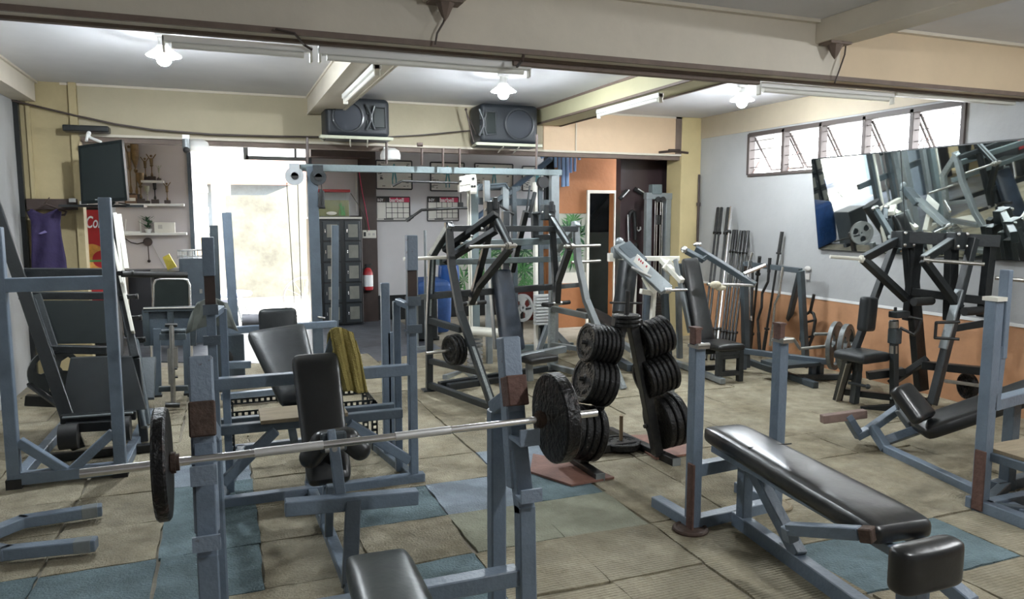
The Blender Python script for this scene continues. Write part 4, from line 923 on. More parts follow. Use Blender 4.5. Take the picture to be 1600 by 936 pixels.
# second tower with light stack
t = thing('functional_tower', 'grey twin column cable tower with pale weight stack, left of the orange wall', 'cable machine', (3.6, 7.2, 0))
Y2 = 7.2
for (x0, x1, mm, w_) in ((789, 790, SILV, .07), (802, 806, SLATE, .05), (836, 838, CREAM, .035), (843, 846, SLATE, .05)):
    m = MB(); m.bar(W(x0, 292 if x0 < 830 else 285, Y2), W(x1, 560, Y2), w_, .06); m.done('column', mm, t)
for (x0, y0, x1, y1) in ((745, 314, 872, 318), (745, 293, 790, 291), (706, 386, 870, 384), (795, 545, 895, 540)):
    m = MB(); m.bar(W(x0, y0, Y2+.05), W(x1, y1, Y2+.05), .07, .05, (0, 0, 1)); m.done('cross_beam', SLATE if y0 < 400 else GREENG, t)
m = MB(); m.bar(W(762, 320, Y2), W(812, 293, Y2), .05, .045, (0, 1, 0)); m.pipe([W(748, 296, Y2-.05), W(752, 290, Y2-.05), W(790, 287, Y2-.05), W(795, 295, Y2-.05)], .011); m.done('brace', SLATE, t)
m = MB(); m.pipe([W(763, 322, 6.9), W(778, 320, 6.9), W(803, 335, 6.9)], .013); m.done('row_bar', DSTEEL, t)
m = MB()
for i in range(10): m.box(W(848, 462+i*4.8, Y2-.1), (.18, .09, .024), None, .003)
b_ = m.done('weight_stack', mat('pale weight plates', (.52, .53, .52), .4, .3), t); b_['kind'] = 'stuff'
m = MB(); m.bar(W(856, 508, Y2), W(892, 545, Y2), .06, side=(0, 1, 0)); m.bar(W(842, 512, Y2), W(842, 545, Y2), .06); m.bar(W(856, 508, Y2-.3), W(842, 548, Y2-.3), .05); m.done('base_brace', SILV, t)
c = W(848, 285, Y2-.1); m = MB(); m.tube(c-V(0, .03, 0), c+V(0, .03, 0), .06, 20); m.box(c+V(.03, 0, -.02), (.12, .05, .05)); m.done('pulley', RUBBER, t)
m = MB(); m.bar(W(836, 300, Y2-.05), W(826, 340, Y2-.05), .035); m.tube(W(828, 290, Y2-.1), W(822, 335, Y2-.1), .01); m.done('pulley_arm', CHAR, t)
grip_plate(W(816, 481, 7.6), (.35, -1, .05), .155, .03, 'silver grip plate behind the tall leverage machine', mat('silver iron', (.38, .39, .38), .4, .3, .1))
m = MB(); c = W(816, 481, 7.7); m.tube(c-V(0, .1, 0), c+V(.3, .05, 0), .012); m.bar((c.x, 7.75, 0), (c.x, 7.75, c.z+.03), .05); solo(m, 'plate_post', DSTEEL, 'short dark post carrying the silver grip plate', 'post')

# ------------------------------------------------------------------ seated chest press (silver arms) on the right of the plate tree
t = thing('seated_chest_press', 'silver and black seated press machine with glossy black back pad and square seat', 'chest press', (4.3, 5.8, 0))
m = MB(); m.pad(W(1080, 402, 5.95), W(1105, 540, 5.72), (1, -.1, 0), .175, .07, w2=.22, bev=.025); m.done('back_pad', VINYL, t)
c = W(1127, 534, 5.55); m = MB(); m.pad(c+V(0, .17, 0), c+V(0, -.17, 0), (1, 0, 0), .29, .065, bev=.022); m.done('seat_pad', VINYL, t)
m = MB(); z = c.z-.08
for dx in (-.11, .12):
    for dy in (-.12, .14): m.bar((c.x+dx, c.y+dy, 0), (c.x+dx, c.y+dy, z+.02), .05)
for dy in (-.12, .14): m.bar((c.x-.11, c.y+dy, z), (c.x+.12, c.y+dy, z), .045); m.bar((c.x-.11, c.y+dy, .09), (c.x+.12, c.y+dy, .09), .045); m.bar((c.x-.11, c.y+dy, .24), (c.x+.12, c.y+dy, .24), .035)
m.done('seat_frame', CHAR, t)
m = MB(); m.bar(W(1163, 440, 5.9), W(1166, 590, 5.9), .06); m.bar(W(1063, 412, 6.1), W(1093, 560, 6.1), .03, .05); m.bar(W(1038, 455, 6.2), W(1045, 570, 6.2), .06); m.done('rear_frame', SLATE, t)
m = MB(); m.bar(W(1055, 405, 6.0), W(1078, 520, 5.8), .025, .05); m.bar(W(1068, 445, 5.95), W(1085, 525, 5.8), .02, .03); m.done('pad_edge', SILV, t)
# left arm
a0, a1 = W(966, 383, 6.35), W(1042, 454, 5.75)
m = MB(); m.bar(a0, a1, .045, .13, (0, 1, 0)); arm = m.done('press_arm', SILV, t)
m = MB(); m.bar(W(975, 383, 6.3), W(1002, 412, 6.1), .055, .135, (0, 1, 0)); m.done('dark_end', SLATE, arm)
d = (a1-a0).normalized(); up_ = V(0, 0, 1); up_ = (up_-d*up_.dot(d)).normalized(); nrm = d.cross(up_)
cc = W(1000, 412, 6.02); m = MB(); m.box(cc+V(0, -.035, 0), (.20, .004, .085), Matrix((d, -nrm, up_)).transposed() if False else Matrix((d, nrm*-1, up_)).transposed()); lab = m.done('label_plate', PAPER, arm)
m = MB()
for i in range(5): 
    if i != 3: m.box(cc+V(0, -.040, 0)+d*(-.055+.028*i)+up_*.012, (.016, .003, .022), Matrix((d, -nrm, up_)).transposed())
m.done('label_print', RED, lab)
m = MB(); m.ball(W(968, 378, 6.35), .045, (1, .6, 1)); m.box(W(965, 395, 6.35), (.14, .06, .12), None, .02); m.done('counterweight', SILV, arm)
m = MB(); m.box(W(955, 402, 6.35), (.06, .05, .08)); m.done('white_tip', CREAM, arm)
m = MB(); m.tube(W(987, 418, 5.95), W(1018, 433, 5.8), .015); m.tube(a1, W(1073, 453, 5.75), .014); m.tube(a1-V(.03, 0, 0), a1+V(.03, .0, 0), .03); m.done('handle', CHROME, arm)
# right arm
b0_, b1_ = W(1088, 388, 6.1), W(1180, 446, 5.6)
m = MB(); m.bar(b0_, b1_, .05, .055); m.bar(W(1072, 392, 6.1), W(1100, 407, 6.0), .05, .05); m.bar(W(1096, 407, 6.0), W(1108, 398, 6.0), .04); arm = m.done('press_arm', SLATE, t)
m = MB(); m.tube(W(1180, 446, 5.6), W(1105, 444, 5.7), .014); m.tube(W(1162, 428, 5.65), W(1196, 414, 5.6), .018); m.done('handle', CHROME, arm)
m = MB(); m.ball(W(1090, 382, 6.1), .05, (1, .6, .5)); m.ball(W(1069, 390, 6.1), .035); m.done('pivot_cap', CHROME, arm)
m = MB(); m.ball(W(1118, 445, 5.62), .05, (1.2, .7, .7)); m.ball(W(1126, 450, 5.62), .045, (1.3, .7, .6)); cl_ = m.done('cloth', mat('cream rag', (.55, .50, .38), .9, 0, .15, 20, .3, 40), None, None); tag(cl_, 'cream rag tied on the right handle of the seated press', 'rag')
m = MB(); m.bar(W(1007, 404, 6.3), W(1062, 404, 6.1), .045, .07, (0, 0, 1)); m.bar(W(1033, 405, 6.2), W(1066, 440, 5.9), .05); m.bar(W(1040, 412, 6.1), W(1052, 424, 6.1), .11, .03); m.bar(W(968, 402, 6.4), W(1008, 404, 6.4), .05, .06, (0, 0, 1)); m.done('cross_member', CREAM, t)
for (x0, y0, x1, y1, Y, mm, w_) in ((1008, 432, 1022, 458, 6.0, CREAM, .06), (1022, 455, 1015, 560, 6.0, CREAM, .04), (1001, 455, 1018, 458, 6.0, CREAM, .05), (1012, 450, 1005, 555, 6.2, BLUED, .05), (992, 430, 988, 560, 6.5, CREAM, .035), (1060, 448, 1062, 560, 6.3, SILV, .05)):
    m = MB(); m.bar(W(x0, y0, Y), W(x1, y1, Y), w_); m.done('post', mm, t)
m = MB(); m.bar(WZ(1030, 556, .05), WZ(1130, 596, .05), .05); m.bar(WZ(940, 545, .05), WZ(1050, 610, .05), .05); m.bar(WZ(960, 530, .1), WZ(1010, 560, .1), .06); m.done('base_rail', SILV, t)
m = MB(); m.bar(WZ(1000, 560, .04), WZ(1090, 575, .04), .06); m.bar(WZ(945, 552, .05), WZ(985, 575, .05), .07); m.done('base_rail', BLUED, t)
p0, p1 = W(984, 395, 6.6), W(972, 490, 6.45)
m = MB(); m.tube(p0, p1, .10, 20); solo(m, 'punching_bag', VINYLD, 'hanging grey black roller bag behind the silver press arm', 'bag', None, p1)
t = thing('adjustable_bench', 'low black padded bench with raised flat back behind the plate tree', 'bench', WZ(960, 540))
m = MB(); m.pad(W(915, 480, 6.6), W(975, 513, 6.0), (1, .5, 0), .26, .05); m.done('back_pad', VINYLD, t)
m = MB(); m.bar(W(965, 508, 6.1), WZ(965, 556, .02), .05); m.bar(W(925, 488, 6.5), WZ(935, 530, .02), .04); m.bar(WZ(965, 556, .03), WZ(935, 530, .03), .04); m.done('frame', BLUED, t)

# pulley tower on the maroon wall
t = thing('wall_cable_tower', 'narrow silver cable tower standing against the glossy maroon wall', 'cable machine', (4.9, 8.0, 0))
Y3 = 8.0
for (x0, x1) in ((1013, 1006), (1043, 1041)):
    m = MB(); m.bar(W(x0, 303, Y3), V(W(x0, 303, Y3).x, Y3, .0), .075, .07); m.done('column', SILV, t)
m = MB(); m.bar(W(1008, 306, Y3), W(1049, 307, Y3), .08, .08, (0, 0, 1)); m.done('top_rail', SILV, t)
m = MB(); m.box(W(1024, 296, Y3), (.14, .1, .12), None, .01); m.done('head_box', GREENG, t)
c0 = W(1013, 303, Y3).x; c1 = W(1043, 303, Y3).x
for f in (.32, .42, .6, .7): m = MB(); x = c0+(c1-c0)*f; m.tube((x, Y3-.02, .3), (x, Y3-.02, 1.7), .006, 8); m.done('guide_rod', CHROME, t)
for f in (.4, .65): m = MB(); x = c0+(c1-c0)*f; m.tube((x, Y3-.06, 1.70), (x, Y3-.03, 1.70), .035, 16); m.done('pulley', DSTEEL, t)
m = MB(); m.box(((c0+c1)/2, Y3-.02, 1.45), (.05, .03, .12)); m.done('carriage', DSTEEL, t)
m = MB()
for i in range(12): m.box(((c0+c1)/2, Y3-.02, .15+i*.03), (.15, .08, .024))
b_ = m.done('weight_stack', DSTEEL, t); b_['kind'] = 'stuff'
c = W(985, 330, 8.31)
for (pts, nm, lab_) in (([(968, 311), (980, 298)], 'pull_bar', 'left short black and white handle bar on the maroon wall'), ([(992, 295), (1003, 302)], 'pull_bar', 'right short black and white handle bar on the maroon wall')):
    t = thing(nm, lab_, 'handle', W(*pts[0], 8.31)); a, b = W(*pts[0], 8.31), W(*pts[1], 8.31)
    m = MB(); m.tube(a, b, .028, 14); m.done('grip', RUBBER, t); m = MB(); m.tube(a+(b-a)*.15+V(.015, -.022, .008), b+V(.015, -.022, .008), .010, 8); m.done('white_line', WHITEI, t)
t = thing('triceps_rope', 'braided black rope hanging in a loop on the maroon wall', 'rope', W(988, 330, 8.3))
m = MB(); m.pipe([W(983, 372, 8.3), W(982, 345, 8.3), W(985, 333, 8.3), W(988, 330, 8.3), W(991, 333, 8.3), W(992, 345, 8.3), W(993, 375, 8.3)], .022); m.ball(W(983, 385, 8.3), .05, (.7, .7, 1.4)); m.ball(W(994, 386, 8.3), .045, (.7, .7, 1.4)); m.done('rope', RUBBER, t)
m = MB()
for i in range(22): y = 336+i*2; m.ball(W(981.0+.05*i % 2, y, 8.27), .008, n=6)
m.done('twine', WHITEI, t)['kind'] = 'stuff'
c = W(998, 357, 8.31); m = MB(); m.pipe([c+V(-.025, 0, .02), c+V(-.03, 0, -.01), c+V(0, 0, -.03), c+V(.03, 0, -.01), c+V(.025, 0, .02)], .009); solo(m, 'hook', WHITEI, 'small white U hook on the maroon wall beside the rope', 'hook', None, c)

# ------------------------------------------------------------------ barbell stand against the right wall
t = thing('barbell_stand', 'slate A frame stand for bars against the right wall', 'bar rack', (5.1, 6.0, 0))
e = WX(1251, 423, 5.2); e2 = WX(1165, 412, 5.2)
m = MB(); m.bar(e, e2, .05); m.done('top_rail', SLATE, t)
m = MB(); m.bar(e, WZ(1222, 545, .03), .05); m.done('leg', SLATE, t)
m = MB(); m.bar(e, V(e.x+.1, e.y-.02, .02), .055); m.done('leg', SLATE, t)
m = MB(); m.bar(e2, WZ(1150, 520, .03), .05); m.done('leg', SLATE, t)
mt_dark = [DSTEEL, CHROME]
bars = [(1122, 325, 1096, 560, 0, 'tall straight dark bar furthest left of the leaning bars'), (1127.5, 325, 1102, 562, 0, 'tall straight dark bar, second from left among the leaning bars'), (1138, 325, 1112, 562, 0, 'tall straight dark bar just left of the tall chrome one'),
        (1143, 323, 1118, 562, 1, 'tall straight chrome bar leaning on the grey wall'), (1147, 360, 1124, 556, 0, 'mid height dark bar, first right of the tall chrome bar'), (1151, 360, 1129, 556, 0, 'mid height dark bar, second right of the tall chrome bar'),
        (1158, 361, 1134, 557, 0, 'mid height dark bar, third right of the tall chrome bar'), (1163, 361, 1139, 558, 0, 'mid height dark bar, fourth right of the tall chrome bar'), (1169, 361, 1144, 558, 0, 'mid height dark bar, fifth right of the tall chrome bar'),
        (1187, 401, 1172, 548, 0, 'short dark bar with thick sleeve before the bar stand'), (1222, 362, 1193, 548, 0, 'lone tall dark bar in the middle of the bar stand')]
for (x0, y0, x1, y1, k, lab_) in bars:
    a = WX(x0, y0, 5.44 if y0 < 390 else 5.2); b = WZ(x1, y1, .02)
    if b.x > 5.4: b = WX(x1, y1, 5.35)
    b.z = max(b.z, .02)
    t = thing('barbell', lab_, 'barbell', b, 'bars leaning on the right wall'); d = (a-b); L = d.length; d.normalize()
    m = MB(); m.tube(b, a, .0125, 10); m.done('shaft', mt_dark[k], t)
    for (s0, s1) in ((.0, .17), (.83, 1)): m = MB(); m.tube(b+d*L*s0, b+d*L*s1, .019, 12); m.done('sleeve', mt_dark[k], t)
    for s0 in (.18, .815): m = MB(); m.tube(b+d*L*s0, b+d*(L*s0+.02), .028, 12); m.done('collar', DSTEEL, t)
def ez(pts, mm, lab_, X=5.18):
    P = [WX(x, y, X) for x, y in pts]; t = thing('curl_bar', lab_, 'curl bar', P[-1], 'curl bars at the stand'); m = MB(); m.pipe(P, .014, 10); m.done('shaft', mm, t)
    for i in (0, -1): j = 1 if i == 0 else -2; m = MB(); m.tube(P[i], P[i]+(P[j]-P[i])*.6, .018, 12); m.done('sleeve', mm, t)
    return t
ez([(1176, 394), (1168, 425), (1172, 445), (1174, 500), (1162, 548)], CHROME, 'short chrome and dark curl bar left of the bar stand')
ez([(1203, 403), (1200, 440), (1191, 458), (1190, 480), (1184, 500), (1187, 548)], DSTEEL, 'dark zigzag curl bar in the bar stand')
ez([(1224, 417), (1220, 440), (1217, 462), (1211, 475), (1209, 500), (1204, 540)], CHROME, 'chrome zigzag curl bar in the bar stand')
ez([(1171, 400), (1176, 425), (1175, 470), (1171, 545)], DSTEEL, 'plain dark curl bar behind the chrome and dark one')
t = thing('triceps_bar', 'oval dark triceps bar leaning low on the orange wall', 'bar', WX(1262, 543, 5.3))
P = [WX(x, y, 5.34) for x, y in ((1272, 460), (1266, 487), (1258, 492), (1254, 505), (1251, 530), (1256, 541), (1264, 540), (1270, 525), (1274, 500), (1271, 490), (1266, 487))]
m = MB(); m.pipe(P, .015, 10); m.tube(P[3], P[8], .011); m.tube(P[4], P[7], .011); m.done('frame', DSTEEL, t)
t = thing('outlet', 'small loose wall socket with hanging cover on the grey wall', 'socket', WX(1262, 421, 5.48)); m = MB(); m.ball(WX(1262, 420, 5.48), .035, (.5, 1.2, .8)); m.box(WX(1262, 432, 5.485), (.01, .05, .06)); m.done('cover', PAPERG, t)

# low row bench with two grip plates
t = thing('row_bench', 'low grey row bench with bent handle beside the bar stand', 'rowing machine', (4.9, 5.4, 0))
q0, q1 = W(1160, 548, 5.75), W(1300, 566, 5.1)
m = MB(); m.bar(q0, q1, .055, .05); m.done('top_rail', BLUED, t)
m = MB(); m.bar(WZ(1162, 562, .04), WZ(1275, 602, .04), .055); m.bar(WZ(1240, 590, .04), WZ(1345, 588, .04), .05); m.done('base_rail', SLATE, t)
for (x, y, Y) in ((1162, 548, 5.75), (1270, 562, 5.25), (1282, 564, 5.22)):
    p = W(x, y, Y); m = MB(); m.bar(p, V(p.x, p.y, .03), .05); m.done('post', BLUED, t)
m = MB(); m.box(W(1235, 567, 5.3), (.42, .3, .03)); m.bar(W(1225, 575, 5.3), W(1225, 590, 5.3), .05); m.done('foot_board', SLATE, t)
m = MB(); m.pipe([W(1218, 528, 5.2), W(1240, 530, 5.2), W(1250, 545, 5.2), W(1290, 541, 5.1), W(1298, 518, 5.1), W(1302, 512, 5.1)], .014); m.tube(W(1272, 522, 5.1), W(1296, 522, 5.05), .014); m.done('handle', mat('aged grey tube', (.3, .3, .28), .5, .4), t)
grip_plate(W(1305, 540, 5.0), (.55, -1, .0), .215, .035, 'larger grey grip plate standing left on the row bench', IRONG)
grip_plate(W(1322, 543, 4.86), (.55, -1, .0), .205, .04, 'grey grip plate nearer the seat of the black leverage machine', IRONG)

# ------------------------------------------------------------------ black leverage machine on the right
t = thing('leverage_pulldown', 'tall black leverage row machine in front of the tilted mirror', 'leverage machine', (4.95, 4.6, 0))
YR = 4.55
Qn = V(-.66, -.75, 0).normalized()
def QW(px, py, Y): return PL(px, py, V(4.6, 4.55, 0)+Qn*((4.6-Y)*.6), Qn)
def B_(x0, y0, Y0_, x1, y1, Y1_, w_=.055, h_=None, mt_=BLACKP, nm='member', side=None):
    m = MB(); m.bar(QW(x0, y0, Y0_), QW(x1, y1, Y1_), w_, h_, side); return m.done(nm, mt_, t)
B_(1392, 370, YR, 1562, 377, YR, .09, .05, CHAR, 'top_beam', (0, 0, 1))
B_(1400, 375, 4.7, 1316, 600, 4.55, .05, .05, CHAR, 'left_upright')
B_(1522, 372, 4.5, 1456, 632, 4.2, .055, .06, CHAR, 'right_upright')
B_(1499, 452, 4.38, 1473, 545, 4.27, .02, .068, SILV, 'bright_stripe')  # narrow brighter strip along the right upright
B_(1420, 380, 4.75, 1440, 610, 4.75, .10, .06, BLACKP, 'centre_column')
B_(1432, 380, 4.7, 1420, 500, 4.75, .09, .06, BLACKP, 'centre_column')
B_(1487, 380, 4.6, 1484, 500, 4.6, .09, .06, BLACKP, 'rear_column')
B_(1548, 380, 4.6, 1535, 495, 4.6, .07, .06, BLACKP, 'rear_column')
B_(1425, 456, 4.6, 1540, 470, 4.5, .06, .06, BLACKP, 'middle_beam', (0, 0, 1))
B_(1440, 570, 4.5, 1540, 580, 4.4, .06, .07, BLACKP, 'lower_beam', (0, 0, 1))
B_(1355, 587, 4.5, 1412, 580, 4.6, .06, .07, BLACKP, 'lower_beam', (0, 0, 1))
B_(1320, 612, 4.6, 1455, 628, 4.25, .05, .05, BLACKP, 'base_rail', (0, 0, 1))
B_(1390, 600, 4.6, 1450, 560, 4.6, .05, .05, BLACKP, 'base_rail')
B_(1345, 640, 4.25, 1455, 632, 4.22, .05, .05, BLACKP, 'base_rail', (0, 0, 1))
B_(1475, 595, 4.4, 1535, 603, 4.4, .025, .03, STEEL, 'foot_bar', (0, 0, 1))
B_(1480, 515, 4.5, 1540, 505, 4.5, .05, .04, BLACKP, 'upper_rail', (0, 0, 1))
for (P, pk, nm) in (([(1413, 370, 4.55), (1349, 405, 4.35), (1417, 468, 4.6)], (1297, 401, 4.2), 'l'), ([(1495, 372, 4.5), (1443, 406, 4.15), (1500, 482, 4.4)], (1538, 413, 4.1), 'r')):
    P = [QW(*p) for p in P]; m = MB(); m.bar(P[0], P[1], .05, .055); m.bar(P[1], P[2], .055, .055); arm = m.done('swing_arm', BLACKP, t)
    m = MB(); m.bar(P[0]+V(0, 0, .03), P[1]+V(0, 0, .03), .052, .008, (0, 1, 0)); m.done('top_edge', SLATE if nm == 'l' else SILV, arm)
    e = QW(*pk); m = MB(); m.tube(P[1], e, .0135, 14); m.tube(P[1], P[1]+(e-P[1])*.1, .03, 16); m.done('plate_peg', CREAM if nm == 'l' else STEEL, arm)
    m = MB(); m.box(P[0]+V(.0, 0, -.02), (.13, .08, .13), None, .006); m.done('bearing_block', CHAR, arm)
    for dx in (-.045, .045):
        for dz in (-.06, .03): m = MB(); m.ball(P[0]+V(dx, -.05, dz), .014); m.done('bolt', CHROME, arm)
for (x, y, L) in ((1441, 471, .12), (1520, 486, .12)):
    c = QW(x, y, 4.35); m = MB(); m.tube(c-V(.09, 0, 0), c+V(.09, 0, 0), .032, 18); m.ball(c+V(.09, 0, 0), .032); m.done('roller', RUBBER, t)
m = MB(); m.pipe([QW(1500, 503, 4.1), QW(1463, 504, 4.1), QW(1461, 528, 4.1), QW(1499, 530, 4.1)], .011); m.done('handle', DSTEEL, t)
m = MB(); m.pipe([QW(1420, 495, 4.3), QW(1440, 499, 4.3), QW(1435, 515, 4.3), QW(1428, 523, 4.3), QW(1406, 512, 4.3)], .011); m.done('handle', DSTEEL, t)
m = MB(); m.bar(QW(1399, 480, 4.4), QW(1399, 497, 4.4), .02); m.box(QW(1405, 491, 4.4), (.14, .08, .05), None, .008); m.bar(QW(1397, 500, 4.4), QW(1397, 640, 4.4), .05); m.done('pad_post', CHAR, t)
m = MB(); m.box(QW(1398, 525, 4.4), (.075, .075, .12), None, .01); m.done('post_sleeve', SLATE, t)
m = MB(); m.tube(QW(1396, 502, 4.4), QW(1396, 512, 4.4), .034); m.tube(QW(1396, 540, 4.4), QW(1396, 552, 4.4), .03); m.done('bushing', STEEL, t)
a, b = QW(1372, 465, 4.25), QW(1366, 520, 4.22)
m = MB(); m.pad(a+V(0, .03, 0), b+V(0, .03, 0), (1, .3, 0), .155, .085, bev=.02); m.done('chest_pad', VINYLD, t)
s = QW(1342, 548, 4.42); m = MB(); m.pad(s+V(0, .13, 0), s+V(.03, -.16, 0), (1, .1, 0), .32, .075, bev=.02); m.done('seat_pad', VINYLD, t)
m = MB(); m.bar(s+V(0, 0, -.06), V(s.x, s.y+.02, .02), .055); m.tube(s+V(0, 0, -.08), s+V(0, 0, -.16), .035); m.tube(QW(1325, 598, 4.3), QW(1356, 604, 4.25), .012); m.ball(QW(1356, 604, 4.25), .02); m.done('seat_post', CHAR, t)
l0, l1 = QW(1325, 560, 4.35), WZ(1308, 627, .0)
m = MB(); m.bar(l0, l1, .055); lg = m.done('front_leg', BLACKP, t)
m = MB(); m.bar(l0+V(-.022, -.030, -.03), l1+V(-.022, -.030, .01), .05, .01, (1, 0, 0)); m.done('worn_face', STEEL, lg)
m = MB(); c = QW(1515, 600, 4.6); m.tube(c-V(.12, 0, 0), c+V(.05, 0, 0), .012); m.done('low_peg', DSTEEL, t)
plate(QW(1512, 603, 4.55), (1, -.3, 0), .10, .05, 'small dark plate low behind the right upright of the black leverage machine', None, 'embossed', IRONR)
m = MB(); m.tube(QW(1555, 434, 4.2), QW(1620, 440, 4.2), .014); m.done('side_bar', STEEL, t)
# ------------------------------------------------------------------ tilted mirror, two panes
mb0, mt0 = WX(1280, 389, 5.47), WX(1268, 249, 5.33)
ys_, ye_ = (mb0.y+mt0.y)/2, 2.6
zb_, zt_ = mb0.z, mt0.z
ym = WX(1416, 380, 5.45).y
for (y0, y1, lab_) in ((ys_, ym+.004, 'left pane of the big mirror tilted forward on the grey wall'), (ym-.004, ye_, 'right pane of the big mirror tilted forward on the grey wall')):
    t = thing('wall_mirror', lab_, 'mirror', (5.4, (y0+y1)/2, zb_))
    q = [V(5.47, y0, zb_), V(5.47, y1, zb_), V(5.33, y1, zt_), V(5.33, y0, zt_)]
    m = MB(); m.prism(q, (-.006, 0, -.0015)); m.done('glass', MIR, t)
    m = MB(); m.prism([p+V(.012, 0, .003) for p in q], (-.010, 0, -.003))
    for i in range(4): m.bar(q[i], q[(i+1) % 4], .012, .014)
    m.done('frame', BLACKP, t)

# ------------------------------------------------------------------ unlit tube fixtures, wires, rods
def fixture(a, b, label, w=.045, h=.05, tube=True, side=(0, 0, 1)):
    a = Vector(a); b = Vector(b); t = thing('tube_light', label, 'light', (a+b)/2); d = (b-a).normalized()
    m = MB(); m.bar(a, b, h, w, side); m.done('housing', WHITEP, t)
    if tube: m = MB(); m.tube(a+d*.04+V(0, 0, -h*.5-.012), b-d*.04+V(0, 0, -h*.5-.012), .015, 12); m.done('tube', TUBE, t)
    for p in (a, b): m = MB(); m.bar(p+V(0, 0, -.025)-d*.012*(1 if p == b else -1), p+V(0, 0, -.025), .075, .04, (0, 0, 1)); m.done('end_socket', CREAM, t)
def soff(px, Y=3.90, z=2.315): q = W(px, 100, Y); return V(q.x, Y, z)
fixture(soff(255), soff(488), 'white unlit tube fixture along the front beam, above the left bulb lamp', .04, .03)
fixture(soff(498, 3.88), soff(828, 3.88), 'long pale tube fixture along the front beam, between the left and middle bulbs', .05, .045)
fixture(soff(1186, 3.9), soff(1398, 3.9), 'white tube fixture on the front beam right of the right bulb', .05, .035)
fixture((.99, 5.0, 2.475), (.99, 6.35, 2.475), 'short tube fixture under the cross beam near the left speaker', .06, .04)
m0, m1 = WZ(935, 176, 2.47), WZ(1030, 149, 2.47)
fixture((m0.x, m0.y, 2.475), (m0.x, m1.y, 2.475), 'tube fixture under the cross beam near the right bulb', .05, .04)
m = MB(); m.bar(soff(1186, 3.86, 2.32), soff(800, 3.86, 2.32), .03, .04, (0, 0, 1)); struct(m, 'trim_22', BROWNT)
m = MB(); m.bar(soff(1400, 3.88, 2.325), V(5.45, 3.88, 2.325), .04, .05, (0, 0, 1)); struct(m, 'trim_23', CREAM)
def wire(pts, lab_, r=.006, mm=None): o = MB().pipe(pts, r, 6); return solo(o, 'cable', mm or DBROWN, lab_, 'cable', None, pts[0])
wire([W(698, -8, 3.66), W(699, 10, 3.66), W(693, 35, 3.66), W(683, 52, 3.66), W(680, 70, 3.66)], 'short black wire hanging down the front beam near the middle', .005)
wire([W(1322, 66, 3.66), W(1320, 85, 3.66), W(1312, 108, 3.66), W(1304, 130, 3.66)], 'short dark wire hanging down the right part of the front beam', .005)
wire([W(430, 45, 3.67), W(460, 52, 3.67), W(475, 70, 3.85), W(488, 78, 3.85)], 'black wire end looping at the left tube fixture on the front beam', .006)
wire([W(818, 86, 3.68), W(816, 95, 3.66), W(808, 104, 3.84)], 'short dark strap around the tube fixture above the middle bulb', .008)
wire([W(-5, 152, 7.72), W(40, 162, 7.74), W(115, 180, 7.74), W(180, 194, 7.74), W(240, 203, 7.74), W(330, 210, 7.74), W(430, 213, 7.74), W(498, 214, 7.74)], 'long black cable sagging across the ochre back beam', .009)
wire([W(606, 214, 7.74), W(660, 211, 7.74), W(745, 203, 7.74)], 'thin dark cable between the two loudspeakers', .007)
t = thing('dark_rod', 'dark twig like rod lying on the beam edge at the yellow column', 'rod', W(1050, 238, 7.78)); m = MB(); m.pipe([W(1030, 238, 7.78), W(1052, 236, 7.78), W(1075, 239, 7.78)], .014); m.tube(W(1045, 235, 7.78), W(1062, 235, 7.78), .016); m.done('rod', DBROWN, t)

